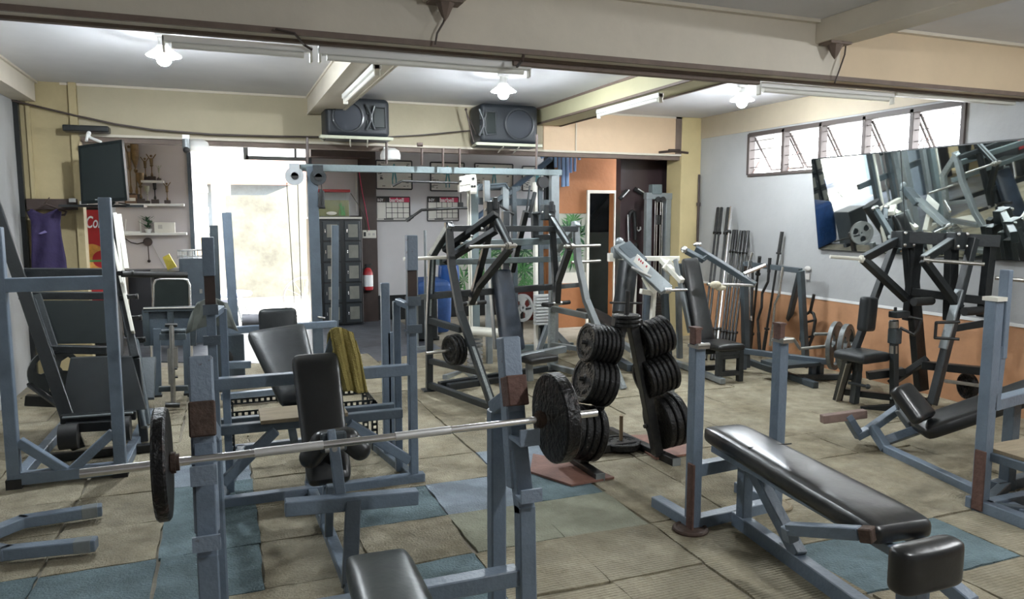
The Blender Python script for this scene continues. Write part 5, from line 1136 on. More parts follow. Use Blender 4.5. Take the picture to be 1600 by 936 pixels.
# ------------------------------------------------------------------ loudspeakers on wire shelves
def speaker(x0, x1, yt, yb, Y, label, shelf_label, flip):
    a, b = W(x0, yb, Y), W(x1, yt, Y); w_, h_ = b.x-a.x, b.z-a.z; c = (a+b)/2; dpt = .38
    t = thing('loudspeaker', label, 'loudspeaker', (c.x, Y+dpt/2-.1, a.z))
    m = MB(); m.box((c.x, Y+dpt/2-.08, c.z), (w_, dpt, h_), None, .05, 4); m.sm = True; m.done('cabinet', SPK, t)
    f = -1 if flip else 1; Yf = Y-.085
    cx = c.x-f*w_*.16
    m = MB(); m.lathe([(h_*.40, 0), (h_*.41, -.012), (h_*.37, -.016), (h_*.35, .0)], (cx, Yf, c.z), (0, 1, 0), 32); m.done('woofer_ring', SPKG, t)
    m = MB(); m.lathe([(0, -.012), (h_*.2, -.022), (h_*.35, -.002)], (cx, Yf, c.z), (0, 1, 0), 28); m.done('grille', mat('speaker grille', (.03, .035, .045), .7), t)
    hx = c.x+f*w_*.33
    m = MB(); s = h_*.3
    pts = [V(hx-.06, Yf-.012, c.z+s), V(hx+.055, Yf-.012, c.z+s*.9), V(hx+.06, Yf-.012, c.z-s*.9), V(hx-.06, Yf-.012, c.z-s)]
    for i in range(4):
        if i != 3: m.bar(pts[i], pts[(i+1) % 4], .014)
    m.pipe([V(hx-.13, Yf-.01, c.z+s*1.1), V(hx-.085, Yf-.012, c.z+.03), V(hx-.085, Yf-.012, c.z-.03), V(hx-.13, Yf-.01, c.z-s*1.1)], .014)
    m.pipe([V(hx-.05, Yf-.01, c.z+s), V(hx-.075, Yf-.012, c.z+.03), V(hx-.075, Yf-.012, c.z-.03), V(hx-.05, Yf-.01, c.z-s)], .012); m.done('horn_rim', SPKG, t)
    m = MB(); m.box((hx, Yf-.003, c.z), (.11, .01, s*1.7), None, .004); m.done('horn', mat('horn black', (.006, .012, .012), .4), t)
    for i in range(2): m = MB(); m.box((hx-.105, Yf-.003, c.z+(i-.5)*s*1.2), (.04, .012, s*.7), None, .004); m.done('port', MT['horn black'], t)
    s_ = thing('speaker_shelf', shelf_label, 'shelf', (c.x, Y+.15, a.z-.03)); z = a.z-.018
    m = MB(); m.bar((a.x-.07, Y-.16, z), (b.x+.01, Y-.16, z), .03, .018, (0, 0, 1)); m.bar((a.x-.0, Y+.12, z), (b.x-.05, Y+.12, z), .02, .012); m.bar((a.x-.07, Y-.16, z), (a.x+.0, Y+.2, z), .02); m.bar((b.x, Y-.16, z), (b.x, Y+.2, z), .02); m.done('shelf_frame', mat('pale olive metal', (.45, .46, .36), .5), s_)
    m = MB(); m.box((c.x, Y+.03, z-.004), (w_*.98, .30, .012)); m.done('board', BLACKP, s_)
    for xx in (a.x+.35*w_, a.x+.62*w_): m = MB(); m.bar((xx, Y-.14, z-.02), (xx+.05, Y+.15, z-.055), .012); m.done('bracket', CREAM, s_)
speaker(508, 606, 157, 213, 7.45, 'black loudspeaker lying on the shelf just right of the left cross beam', 'pale metal shelf carrying the left loudspeaker', False)
speaker(747, 837, 167, 224, 7.45, 'black loudspeaker wrapped in glossy film under the middle bulb', 'pale metal shelf carrying the right loudspeaker', True)
t = thing('antenna', 'thin dark V shaped antenna left of the right loudspeaker', 'antenna', W(739, 222, 7.4)); m = MB(); m.tube(W(740, 222, 7.4), W(728, 172, 7.4), .007, 6); m.tube(W(744, 210, 7.4), W(729, 176, 7.4), .004, 6); m.ball(W(728, 171, 7.4), .014); m.done('rod', DBROWN, t)

# ------------------------------------------------------------------ television and its corner
t = thing('television', 'black flat television tilted down at the ochre column', 'television', W(160, 300, 7.3))
q = [W(127, 319, 7.35), W(199, 313, 7.15), W(190, 218, 7.10), W(122, 228, 7.30)]
m = MB(); m.prism(q, (.01, .07, .0)); m.done('body', TVM, t)
cq = sum(q, Vector())/4; m = MB(); m.prism([cq+(p-cq)*k+V(0, -.004, 0) for p, k in zip(q, (.90, .90, .90, .90))], (0, .003, 0)); m.done('screen', mat('tv screen', (.006, .012, .012), .12), t)
m = MB(); m.box(W(152, 312, 7.2)+V(0, -.02, 0), (.03, .006, .008)); m.done('badge', SILV, t)
m = MB(); m.pipe([W(135, 220, 7.45), W(137, 209, 7.5), W(141, 215, 7.5), W(158, 222, 7.45)], .012); m.ball(W(139, 208, 7.5), .018); m.done('bracket', WHITEP, t)
t = thing('tv_shelf', 'thin dark shelf below the television', 'shelf', W(165, 321, 7.5)); m = MB(); m.box((W(163, 322, 7.55).x, 7.55, W(163, 322, 7.55).z), (.66, .30, .02)); m.done('board', BLACKP, t); m = MB(); m.bar(W(185, 317, 7.4), W(203, 320, 7.4), .02, .01); m.tube(W(172, 318, 7.3), W(177, 313, 7.3), .03); m.done('stand', TVM, t)
m = MB(); m.box(W(136, 202, 7.68), (.36, .16, .055), None, .01); solo(m, 'media_box', BLACKP, 'flat black box high on the ochre beam above the television', 'box', None, W(136, 206, 7.68))
m = MB(); m.box(W(131, 318, 7.70)+V(0, 0, 0), (.06, .05, .04)); m.box(W(113, 313, 7.72), (.05, .03, .035)); solo(m, 'wall_switch', WHITEP, 'small white switches on the ochre column beside the dark rail', 'switch', None, W(131, 320, 7.7))

# purple jersey on a hanger
c = W(74, 325, 7.66); t = thing('clothes_hanger', 'dark clothes hanger hooked on the dark wall rail', 'hanger', c)
m = MB(); m.pipe([W(48, 331, 7.66), W(72, 319, 7.66), W(104, 331, 7.66), W(101, 336, 7.66), W(52, 334, 7.66), W(48, 331, 7.66)], .008); m.pipe([W(72, 319, 7.66), W(74, 313, 7.68), W(77, 309, 7.72)], .005); m.done('frame', DBROWN, t)
out = [(43, 332), (50, 330), (57, 326), (60, 331), (70, 337), (80, 336), (87, 330), (92, 327), (95, 334), (94, 350), (97, 372), (104, 405), (105, 418), (94, 421), (80, 418), (62, 423), (49, 426), (49, 400), (50, 370), (49, 352), (46, 340)]
m = MB(); n = len(out); P = [W(x, y, 7.62) for x, y in out]
cen = [W(72, 331+ (426-331)*k/10, 7.62) for k in range(11)]
ys2 = [326+i*100/16 for i in range(17)]
def edge(y, left):
    pts = [(43, 330), (50, 346), (50, 370), (49, 400), (49, 428)] if left else [(96, 328), (94, 350), (97, 372), (104, 405), (105, 420)]
    for (xa_, ya_), (xb_, yb_) in zip(pts, pts[1:]):
        if y <= yb_: f = max(0, (y-ya_)/(yb_-ya_)); return xa_+(xb_-xa_)*f
    return pts[-1][0]
rows = []
for j, y in enumerate(ys2):
    row = []; xl_, xr_ = edge(y, 1), edge(y, 0)
    for i in range(17):
        u = i/16; x = xl_+(xr_-xl_)*u; yy = y
        if j < 3: yy = y+(9*(1-abs(u-.5)*2.6)*(1-j/3) if abs(u-.5) < .38 else 4*(1-j/3))
        row.append(m.b.verts.new(W(x, yy, 7.62)+V(0, -.02*math.sin(u*math.pi)-.012*math.sin(u*11+j*.25)*min(1, j/5), 0)))
    rows.append(row)
for j in range(16):
    for i in range(16): m.b.faces.new([rows[j][i], rows[j][i+1], rows[j+1][i+1], rows[j+1][i]])
m.sm = True; o = solo(m, 'jersey', PURP, 'sleeveless dark purple jersey hanging on the ochre wall', 'shirt', None, c)
md = o.modifiers.new('thick', 'SOLIDIFY'); md.thickness = .012
lg = MB(); lg.prism([W(60, 365, 7.57), W(70, 360, 7.57), (W(74, 363, 7.57)), W(64, 366, 7.57)], (0, .002, 0)); lg.done('print', mat('faded print', (.16, .13, .28), .8), o)

# fridge with the red advertising sheet
t = thing('drink_fridge', 'drinks fridge with red front reading Coca-Cola above a food picture', 'fridge', (-1.3, 8.5, 0))
fx1 = W(166, 350, 8.3).x; ftop = W(150, 328, 8.3).z
m = MB(); m.span((fx1-.75, 8.3, .02), (fx1+.02, 8.9, ftop+.05), .01); m.done('cabinet', BLACKP, t)
m = MB(); m.span((fx1-.72, 8.285, .45), (fx1, 8.30, ftop)); sh = m.done('front_sheet', REDF, t)
p = W(96, 356, 8.28); text('Coca-Cola', 'lettering', p, .16, WHITEI, sh, sx=.52, shear=.28, bold=.002)
m = MB(); cc = W(143, 402, 8.282); m.lathe([(0, -.003), (.13, -.003), (.13, .0)], cc, (0, 1, 0), 26); m.box(cc+V(-.03, -.002, -.10), (.3, .006, .13), None, .003); m.done('food_picture', BUNM, sh)
m = MB(); m.lathe([(0, -.006), (.085, -.006), (.085, 0)], W(160, 405, 8.28), (0, 1, 0), 24); m.box(W(150, 425, 8.28), (.2, .008, .05)); m.done('picture_red', RED, sh)
m = MB(); m.box(W(143, 395, 8.278)+V(.02, -.003, -.08), (.22, .006, .02)); m.done('picture_green', LEAFG, sh)

# ------------------------------------------------------------------ shelves wall
YW = YF
def shelf(x0, x1, y, label, d=.2):
    a, b = W(x0, y, YW-d/2), W(x1, y, YW-d/2); m = MB(); m.box(((a.x+b.x)/2, YW-d/2, a.z-.015), (b.x-a.x, d, .03), None, .003); return solo(m, 'wall_shelf', WHITEP, label, 'shelf', None, ((a.x+b.x)/2, YW-d/2, a.z-.03)), a.z
s1, z1_ = shelf(221, 256, 282, 'short white shelf, highest on the pinkish wall')
s2, z2_ = shelf(188, 288, 318, 'long white shelf in the middle of the pinkish wall')
s3, z3_ = shelf(194, 292, 364, 'lowest white shelf on the pinkish wall, with the plant')
def trophy(x, zb, h, label, mm=TROPH, Y=YW-.1, figure=True):
    px_ = W(x, 300, Y).x; t = thing('trophy', label, 'trophy', (px_, Y, zb))
    q_ = min(1, .36/h)
    m = MB(); m.box((px_, Y, zb+h*.08), (h*.26*q_, h*.22*q_, h*.16), None, .004); m.done('base', DBROWN, t)
    m = MB(); m.lathe([(h*.03*q_, .16*h), (h*.05*q_, .2*h), (h*.02*q_, .3*h), (h*.02*q_, .5*h), (h*.07*q_, .56*h), (h*.02*q_, .6*h), (0, .6*h)], (px_, Y, zb), (0, 0, 1), 12); m.done('stem', mm, t)
    m = MB()
    if figure: m.tube((px_, Y, zb+h*.58), (px_, Y, zb+h*.82), h*.05*q_, 8, h*.07*q_); m.ball((px_, Y, zb+h*.90), h*.05*q_, n=8); m.tube((px_-h*.05*q_, Y, zb+h*.8), (px_-h*.16*q_, Y, zb+h*.97), h*.02*q_, 6); m.tube((px_+h*.05*q_, Y, zb+h*.8), (px_+h*.16*q_, Y, zb+h*.97), h*.02*q_, 6)
    else: m.lathe([(h*.03*q_, .6*h), (h*.12*q_, .75*h), (h*.14*q_, h), (h*.12*q_, h), (0, .7*h)], (px_, Y, zb), (0, 0, 1), 14)
    m.done('figure', mm, t)
GLS = mat('dusty glass trophy', (.42, .42, .33), .3, 0, .2, 10)
for (x, zb, h, l, mm, fg) in ((229, z1_, .30, 'bronze figure trophy at the left of the top shelf', TROPH, True), (239, z1_, .34, 'taller bronze trophy in the middle of the top shelf', TROPH, True), (250, z1_, .2, 'small pale trophy at the right of the top shelf', GLS, True),
    (205, z2_, .78, 'tall thin bronze trophy left on the long shelf', TROPH, True), (214, z2_, .74, 'second tall bronze trophy on the long shelf', TROPH, False), (220, z2_, .38, 'short wide trophy on the long shelf behind the glass jar', TROPH, False), (242, z2_, .34, 'dark trophy in the middle of the long shelf', DSTEEL, True), (261, z2_, .28, 'slim dark figure trophy at the right of the long shelf', TROPH, True), (230, z2_, .22, 'dusty glass cup trophy on the long shelf', GLS, False)):
    trophy(x, zb, h, l, mm, YW-.1-(.05 if x in (220, 230) else 0), fg)
a = W(206, 318, YW-.1); m = MB(); m.box((a.x, YW-.1, z2_+.055), (.14, .12, .11), None, .004); bx_ = solo(m, 'wooden_box', mat('box wood', (.2, .11, .06), .5), 'brown wooden box at the left end of the long shelf', 'box', None, (a.x, YW-.1, z2_)); m = MB(); m.box((a.x, YW-.165, z2_+.05), (.1, .004, .04)); m.done('paper', PAPER, bx_)
a = W(258, 364, YW-.1); m = MB(); m.box((a.x, YW-.1, z3_+.065), (.24, .1, .13), None, .003); bx_ = solo(m, 'carton', PAPER, 'white carton at the right of the lowest shelf', 'box', None, (a.x, YW-.1, z3_)); m = MB(); m.box((a.x-.05, YW-.152, z3_+.075), (.05, .003, .05)); m.done('print', PAPERG, bx_)
a = W(207, 364, YW-.1); t = thing('photo_stand', 'white wire stand at the left of the lowest shelf', 'stand', (a.x, YW-.1, z3_)); m = MB(); m.box((a.x, YW-.1, z3_+.01), (.2, .12, .02)); m.bar((a.x-.09, YW-.06, z3_), (a.x-.07, YW-.06, z3_+.17), .012); m.bar((a.x+.09, YW-.06, z3_), (a.x+.09, YW-.06, z3_+.16), .014); m.done('stand', WHITEP, t)
a = W(232, 364, YW-.1); t = thing('potted_plant', 'small leafy plant in a white pot on the lowest shelf', 'plant', (a.x, YW-.1, z3_))
m = MB(); m.lathe([(.03, 0), (.05, .05), (.045, .05), (0, .04)], (a.x, YW-.1, z3_), (0, 0, 1), 14); m.done('pot', WHITEP, t)
m = MB()
for i in range(46):
    th = random.uniform(0, 6.28); r = random.uniform(.01, .09); h = random.uniform(.06, .2); c = V(a.x+r*math.cos(th), YW-.1+r*math.sin(th)*.7, z3_+h); d = V(math.cos(th), math.sin(th), .6)*.03; s = V(-math.sin(th), math.cos(th), 0)*.011
    m.prism([c-d, c+s, c+d, c-s], (0, 0, .002))
m.done('leaves', LEAFD, t)
t = thing('wall_fan', 'small round wall fan with hanging cord on the pinkish wall', 'fan', W(231, 380, YW-.05)); c = W(231, 378, YW-.05); m = MB(); m.lathe([(0, -.03), (.045, -.03), (.055, 0), (.045, .03), (0, .03)], c, (0, 1, 0), 18); m.done('housing', DBROWN, t); m = MB(); m.tube(c-V(0, 0, .05), W(233, 407, YW-.05), .006); m.ball(W(233, 408, YW-.05), .02); m.pipe([c-V(.03, 0, 0), W(215, 381, YW-.03), W(205, 379, YW-.03), W(196, 373, YW-.03)], .006); m.done('cord', DBROWN, t)
wire([W(238, 382, YW-.02), W(250, 405, YW-.02), W(258, 418, YW-.02)], 'thin grey wire slanting down the pinkish wall to the yellow bag', .004, PAPERG)
# yellow snack bag
c = W(265, 410, 9.9); m = MB(); m.prism([W(254, 402, 9.9), W(264, 397, 9.9), W(276, 417, 9.9), W(262, 422, 9.9)], (0, .05, 0)); solo(m, 'snack_bag', YELLB, 'crumpled yellow bag standing on the dark desk', 'bag', None, c)
# desk, cabinet, trays
t = thing('desk', 'dark desk below the shelves, behind the steel chair', 'desk', (-.75, 9.7, 0))
dz = W(240, 424, 9.7).z
m = MB(); m.span((W(188, 420, 9.9).x, 9.6, dz-.03), (W(288, 420, 9.9).x, 10.2, dz)); m.done('top', BLACKP, t)
m = MB(); m.span((W(200, 420, 9.7).x, 9.65, .0), (W(236, 420, 9.7).x, 10.15, dz-.03)); m.span((W(236, 420, 9.7).x, 10.1, .2), (W(285, 420, 9.9).x, 10.15, dz-.03)); m.done('body', BLACKP, t)
m = MB(); m.span((W(201, 418, 9.55).x, 9.5, .1), (W(235, 418, 9.55).x, 9.58, dz+.03)); solo(m, 'plywood_sheet', mat('dark panel', (.025, .025, .03), .5), 'dark flat panel leaning on the front of the desk', 'panel', None, (W(218, 418, 9.55).x, 9.54, .1))
t = thing('steel_cabinet', 'blue grey steel cabinet at the left jamb of the street opening', 'cabinet', (W(300, 400, 9.4).x, 9.6, 0)); cz = W(300, 404, 9.4).z
m = MB(); m.span((W(279, 400, 9.4).x, 9.4, 0), (W(325, 400, 9.4).x, 9.8, cz), .006); m.done('body', BLUED, t)
m = MB(); m.span((W(284, 400, 9.4).x, 9.39, .08), (W(324, 400, 9.4).x, 9.40, cz-.06)); d_ = m.done('door', BLUED, t); m = MB(); m.box(W(314, 455, 9.38), (.03, .03, .05)); m.done('handle', STEEL, d_)
t = thing('dish_rack', 'wire dish rack with glasses on the steel cabinet', 'rack', W(297, 402, 9.5))
m = MB()
for z in (.02, .09):
    for (x0, x1, y0, y1) in ((277, 318, 9.45, 9.45), (277, 318, 9.7, 9.7)): a, b = W(x0, 400, y0), W(x1, 400, y1); m.tube((a.x, y0, cz+z), (b.x, y1, cz+z), .006, 6)
for x in (277, 285, 293, 301, 309, 317): a = W(x, 400, 9.45); m.tube((a.x, 9.45, cz), (a.x, 9.45, cz+.1), .004, 6)
m.done('basket', CHROME, t)
for i, x in enumerate((283, 291, 299, 307)): a = W(x, 400, 9.55); m = MB(); m.lathe([(.025, .01), (.032, .09), (.029, .09), (.022, .015), (0, .015)], (a.x, 9.55, cz), (0, 0, 1), 14); solo(m, 'drinking_glass', WHITEP if i == 2 else GLASS, ['first glass from the left in the dish rack', 'second glass from the left in the dish rack', 'white cup in the dish rack', 'rightmost glass in the dish rack'][i], 'glass' if i != 2 else 'cup', None, (a.x, 9.55, cz))
# steel framed chair
t = thing('steel_chair', 'chair with dark square back in a chrome frame, at the desk', 'chair', WZ(268, 540))
Yc = 8.3
m = MB(); m.pipe([W(239, 485, Yc), W(240, 445, Yc), W(243, 438, Yc), W(250, 436, Yc), W(285, 436, Yc), W(293, 438, Yc), W(296, 445, Yc), W(297, 485, Yc)], .013, 10); m.done('frame', CHROME, t)
m = MB(); m.prism([W(242, 481, Yc), W(295, 481, Yc), W(294, 442, Yc), W(289, 438, Yc), W(247, 438, Yc), W(242, 443, Yc)], (0, .03, 0)); m.done('backrest', VINYLG, t)
a, b = W(239, 485, Yc), W(297, 485, Yc); m = MB(); m.box(((a.x+b.x)/2, Yc-.22, .44), (b.x-a.x, .42, .05), None, .015); m.done('seat', VINYLG, t)
m = MB()
for x in (a.x, b.x):
    for y in (Yc, Yc-.4): m.tube((x, y, 0), (x, y, .45), .012, 8)
m.done('leg', CHROME, t)
# calf machine: framed board with two posts and centre pole
t = thing('lever_stand', 'slate framed board machine with two posts and a chrome centre pole', 'machine', (-.45, 6.6, 0))
Ys = 6.75
m = MB(); m.prism([W(225, 483, Ys), W(306, 481, Ys), W(304, 540, Ys), W(228, 540, Ys)], (0, .02, 0)); m.done('board', BLUED, t)
m = MB()
for (p, q) in (((225, 484), (306, 482)), ((227, 484), (230, 540)), ((303, 483), (301, 540)), ((266, 484), (267, 512))): m.bar(W(*p, Ys-.02), W(*q, Ys-.02), .05, .04)
m.done('board_frame', SLATE, t)
m = MB(); m.bar(W(224, 481.5, Ys-.03), W(306, 480, Ys-.03), .05, .008, (0, 1, 0)); m.done('white_edge', CREAM, t)
Yp = 6.25
for x0, x1, yb_ in ((245, 247, 622), (291, 294, 619)):
    q = WZ(x1, yb_, 0); m = MB(); m.bar(W(x0, 513, q.y), q, .055, .05); pp = m.done('post', BLUED, t); m = MB(); m.box(q+V(0, 0, .015), (.065, .06, .03)); m.done('rubber_foot', RUBBER, pp)
m = MB(); m.bar(W(249, 526, Yp), W(291, 525, Yp), .05, side=(0, 1, 0)); m.bar(W(248, 608, Yp), W(294, 606, Yp), .04, side=(0, 1, 0)); m.tube(W(252, 518, Yp), W(290, 517, Yp), .02); m.done('cross_bar', SLATE, t)
m = MB(); m.tube(W(268, 508, Yp-.05), WZ(271, 634, .05), .018, 14); m.tube(W(266, 545, Yp-.03), W(268, 600, Yp-.03), .022, 14); m.tube(W(271, 543, Yp-.05), W(272, 575, Yp-.05), .03, 14); m.done('pole', STEEL, t)
m = MB(); m.tube(W(258, 633, Yp-.2), W(281, 633, Yp-.2), .02); m.tube(W(258, 508, Yp-.05), W(277, 508, Yp-.05), .014); m.tube(W(268, 576, Yp-.08), W(277, 576, Yp-.08), .01); m.tube(W(268, 589, Yp-.08), W(278, 589, Yp-.08), .01); m.done('pins', DSTEEL, t)
m = MB(); m.bar(W(212, 560, 6.2), W(208, 625, 6.0), .28, .04, (1, 0, 0)); solo(m, 'leaning_board', SLATE, 'dark slate board leaning behind the pegged post', 'board', None, W(210, 628, 6.0))

# ------------------------------------------------------------------ lockers, fish tank, extinguisher
t = thing('locker_unit', 'dark bank of small lockers with grey labels under the fish tank', 'lockers', (1.5, 10.3, 0))
YK = 10.2; lx0, lx1 = W(484, 400, YK).x, W(566, 400, YK).x; lz = W(520, 342, YK).z
m = MB(); m.span((lx0, YK, 0.02), (lx1, YK+.33, lz), .004); m.done('carcass', BLACKP, t)
cols = [(485, 501), (505, 532), (539, 563)]
for ci, (xa_, xb_) in enumerate(cols):
    xa2, xb2 = W(xa_, 400, YK).x, W(xb_, 400, YK).x; n = 5; hh = (lz-.06)/n
    for r in range(n):
        z0 = .04+r*hh; m = MB(); m.span((xa2, YK-.016, z0+.01), (xb2, YK, z0+hh-.01), .004); d_ = m.done('locker_door', LOCK, t)
        if not (ci == 0 and r == 4):
            m = MB(); m.box(((xa2+xb2)/2+.01, YK-.019, z0+hh*.5), ((xb2-xa2)*.62, .005, hh*.62)); m.done('label', LOCKP, d_)
        m = MB(); m.bar((xa2+.03, YK-.03, z0+hh*.42), (xa2+.03, YK-.03, z0+hh*.58), .012); m.done('handle', CHROME, d_)
t = thing('shelf_board', 'pale board on the lockers under the fish tank', 'board', (1.5, 10.35, lz)); m = MB(); m.span((lx0, YK-.05, lz), (lx1-.0, YK+.35, lz+.025)); m.done('board', CREAM, t)
ax0, ax1, az0, az1 = W(489, 340, YK).x, W(547, 340, YK).x, lz+.025, W(520, 300, YK).z
t = thing('fish_tank', 'glass fish tank with red lid and murky yellow water', 'aquarium', ((ax0+ax1)/2, YK+.15, az0))
m = MB()
for (a, b) in (((ax0, YK, az0), (ax1, YK+.008, az1)), ((ax0, YK+.3, az0), (ax1, YK+.308, az1)), ((ax0, YK, az0), (ax0+.008, YK+.3, az1)), ((ax1-.008, YK, az0), (ax1, YK+.3, az1))): m.span(a, b)
m.done('glass', GLASS, t)
m = MB(); m.span((ax0+.01, YK+.012, az0+.01), (ax1-.01, YK+.296, az0+(az1-az0)*.68)); m.done('water', WATER, t)
m = MB(); m.span((ax0-.01, YK-.01, az1), (ax1+.01, YK+.31, az1+.035), .004); m.done('lid', RED, t)
m = MB(); m.ball(((ax0+ax1)/2, YK+.0, az0+.05), .05, (1.4, .3, .5)); m.done('stones', CREAM, t)
m = MB()
for i in range(9): m.bar((ax1-.1+random.uniform(-.04, .04), YK, az0+.02), (ax1-.1+random.uniform(-.06, .06), YK-.002, az0+random.uniform(.1, .2)), .012, .004)
m.done('water_plant', LEAFG, t)
c = W(575, 435, 10.38); t = thing('fire_extinguisher', 'red and white fire extinguisher on the dark brown column', 'extinguisher', V(c.x, c.y, c.z-.2))
m = MB(); m.lathe([(0, -.16), (.065, -.16), (.07, -.14), (.07, .08), (.045, .13), (.02, .15), (0, .15)], c, (0, 0, 1), 20); b_ = m.done('cylinder', RED, t)
m = MB(); m.lathe([(.0715, -.11), (.0715, .05)], c, (0, 0, 1), 20); m.done('label', WHITEI, b_)
m = MB(); m.box(c+V(0, 0, .175), (.05, .04, .05)); m.bar(c+V(0, 0, .18), c+V(.06, 0, .2), .02); m.done('valve', BLACKI, t)
m = MB(); m.pipe([c+V(-.03, 0, .17), c+V(-.09, -.02, .12), c+V(-.10, -.02, -.08), c+V(-.06, -.04, -.16)], .012); m.done('hose', RUBBER, t)
for i, (x, l) in enumerate(((570, 'left dark faced socket'), (577, 'middle pale socket'), (584, 'right pale socket'))):
    m = MB(); m.box(W(x, 366, 10.42), (.065, .02, .11), None, .004); s = solo(m, 'wall_socket', CREAM, l+' in the row on the dark brown column', 'socket', None, W(x, 366, 10.42))
    m = MB(); m.box(W(x, 366, 10.405), (.03, .006, .06 if i == 0 else .03)); m.done('face', BLACKI if i == 0 else PAPERG, s)
wire([W(548, 302, 10.3), W(560, 320, 10.4), W(566, 330, 10.4), W(572, 345, 10.4), W(574, 362, 10.4)], 'thin dark cable from the fish tank to the sockets', .005)
wire([W(560, 262, 10.42), W(566, 300, 10.42), W(572, 330, 10.42), W(577, 360, 10.4)], 'thin pink cable running down the dark brown column', .005, PINK)
wire([W(556, 260, 10.5), W(557, 330, 10.5)], 'thin pale vertical cable left of the dark brown column', .004, CREAM)

# ------------------------------------------------------------------ posters and calendars on the white wall
def poster(x0, y0, x1, y1, label, seed):
    Y = YW-.02; a, b = W(x0, y1, Y), W(x1, y0, Y); random.seed(seed)
    t = thing('wall_poster', label, 'poster', ((a.x+b.x)/2, Y, a.z)); w_, h_ = b.x-a.x, b.z-a.z; c = (a+b)/2
    m = MB(); m.box((c.x, Y, c.z), (w_, .012, h_)); m.done('sheet', PAPER, t)
    m = MB()
    for z in (a.z, b.z): m.bar((a.x, Y-.008, z), (b.x, Y-.008, z), .018)
    for x in (a.x, b.x): m.bar((x, Y-.008, a.z), (x, Y-.008, b.z), .018)
    m.done('frame', BLACKI, t)
    s = h_/2*.85; m = MB(); y_ = Y-.010
    for k in (-1, 1):
        m.bar((c.x+k*s*.08, y_, c.z+s*.1), (c.x+k*s*.16, y_, c.z-s*.4), s*.13, .004, (1, 0, 0)); m.bar((c.x+k*s*.16, y_, c.z-s*.4), (c.x+k*s*.14, y_, c.z-s*.9), s*.09, .004, (1, 0, 0))
        m.bar((c.x+k*s*.2, y_, c.z+s*.62), (c.x+k*s*.42, y_, c.z+s*.45), s*.10, .004, (1, 0, 0)); m.bar((c.x+k*s*.42, y_, c.z+s*.45), (c.x+k*s*.28, y_, c.z+s*.18), s*.07, .004, (1, 0, 0))
    m.box((c.x, y_, c.z+s*.38), (s*.34, .004, s*.55)); m.box((c.x, y_, c.z+s*.82), (s*.15, .004, s*.18)); m.done('muscle_figure', TEALI, t)
    m = MB()
    for i in range(26):
        x = c.x+random.choice((-1, 1))*random.uniform(.28, .45)*w_; z = c.z+random.uniform(-.42, .42)*h_; m.box((x, y_, z), (random.uniform(.01, .05), .003, .008))
    m.done('caption_marks', BLACKI, t)['kind'] = 'stuff'
poster(588, 252, 643, 295, 'anatomy poster furthest left, above the left calendar', 1)
poster(673, 255, 725, 298, 'anatomy poster above the right calendar', 2)
poster(742, 257, 801, 296, 'anatomy poster behind the cream head plate of the lat tower', 3)
poster(816, 261, 862, 298, 'anatomy poster furthest right, behind the blue stair rail', 4)
def calendar(x0, y0, x1, y1, label):
    Y = YW-.02; a, b = W(x0, y1, Y), W(x1, y0, Y); w_, h_ = b.x-a.x, b.z-a.z
    t = thing('wall_calendar', label, 'calendar', ((a.x+b.x)/2, Y, a.z)); y_ = Y-.008
    m = MB(); m.box(((a.x+b.x)/2, Y, (a.z+b.z)/2), (w_, .012, h_)); m.done('sheet', PAPER, t)
    m = MB(); m.box(((a.x+b.x)/2, y_, b.z-h_*.12), (w_*.98, .004, h_*.22)); hd_ = m.done('header', BLACKI, t)
    m = MB(); m.box((a.x+w_*.15, y_-.003, b.z-h_*.13), (w_*.25, .003, h_*.15)); m.done('header_box', DBROWN, hd_)
    m = MB(); m.box((b.x-w_*.31, y_-.003, b.z-h_*.12), (w_*.60, .003, h_*.19)); m.done('header_red', PINK, hd_)
    text('B-DY', 'lettering', (a.x+w_*.04, y_-.008, b.z-h_*.18), h_*.15, WHITEI, hd_, sx=.72, bold=.001)
    text('barbell', 'lettering', (a.x+w_*.385, y_-.008, b.z-h_*.205), h_*.235, WHITEI, hd_, sx=.98, bold=.0015)
    m = MB(); m.box(((a.x+b.x)/2, y_, a.z+h_*.06), (w_*.97, .004, h_*.09)); m.done('footer', PAPERG, t)
    m = MB(); m.box((a.x+w_*.36, y_-.003, a.z+h_*.07), (w_*.28, .003, h_*.05)); m.done('footer_mark', BLACKI, t)
    m = MB(); xg = [.02, .29, .46, .63, .80, .98]
    for x in xg: m.bar((a.x+w_*x, y_, a.z+h_*.11), (a.x+w_*x, y_, b.z-h_*.23), .008, .003)
    for z in (.11, .33, .55): m.bar((a.x+w_*(.29), y_, a.z+h_*z), (a.x+w_*.98, y_, a.z+h_*z), .008, .003, (0, 0, 1))
    m.done('grid', DSTEEL, t)
    m = MB()
    for z in (a.z, b.z): m.bar((a.x, y_, z), (b.x, y_, z), .014)
    for x in (a.x, b.x): m.bar((x, y_, a.z), (x, y_, b.z), .014)
    m.done('border', DSTEEL, t)
calendar(588, 308, 640, 345, 'left calendar headed barbell on the white wall')
calendar(668, 308, 716, 345, 'right calendar headed barbell, behind the long bent bar')

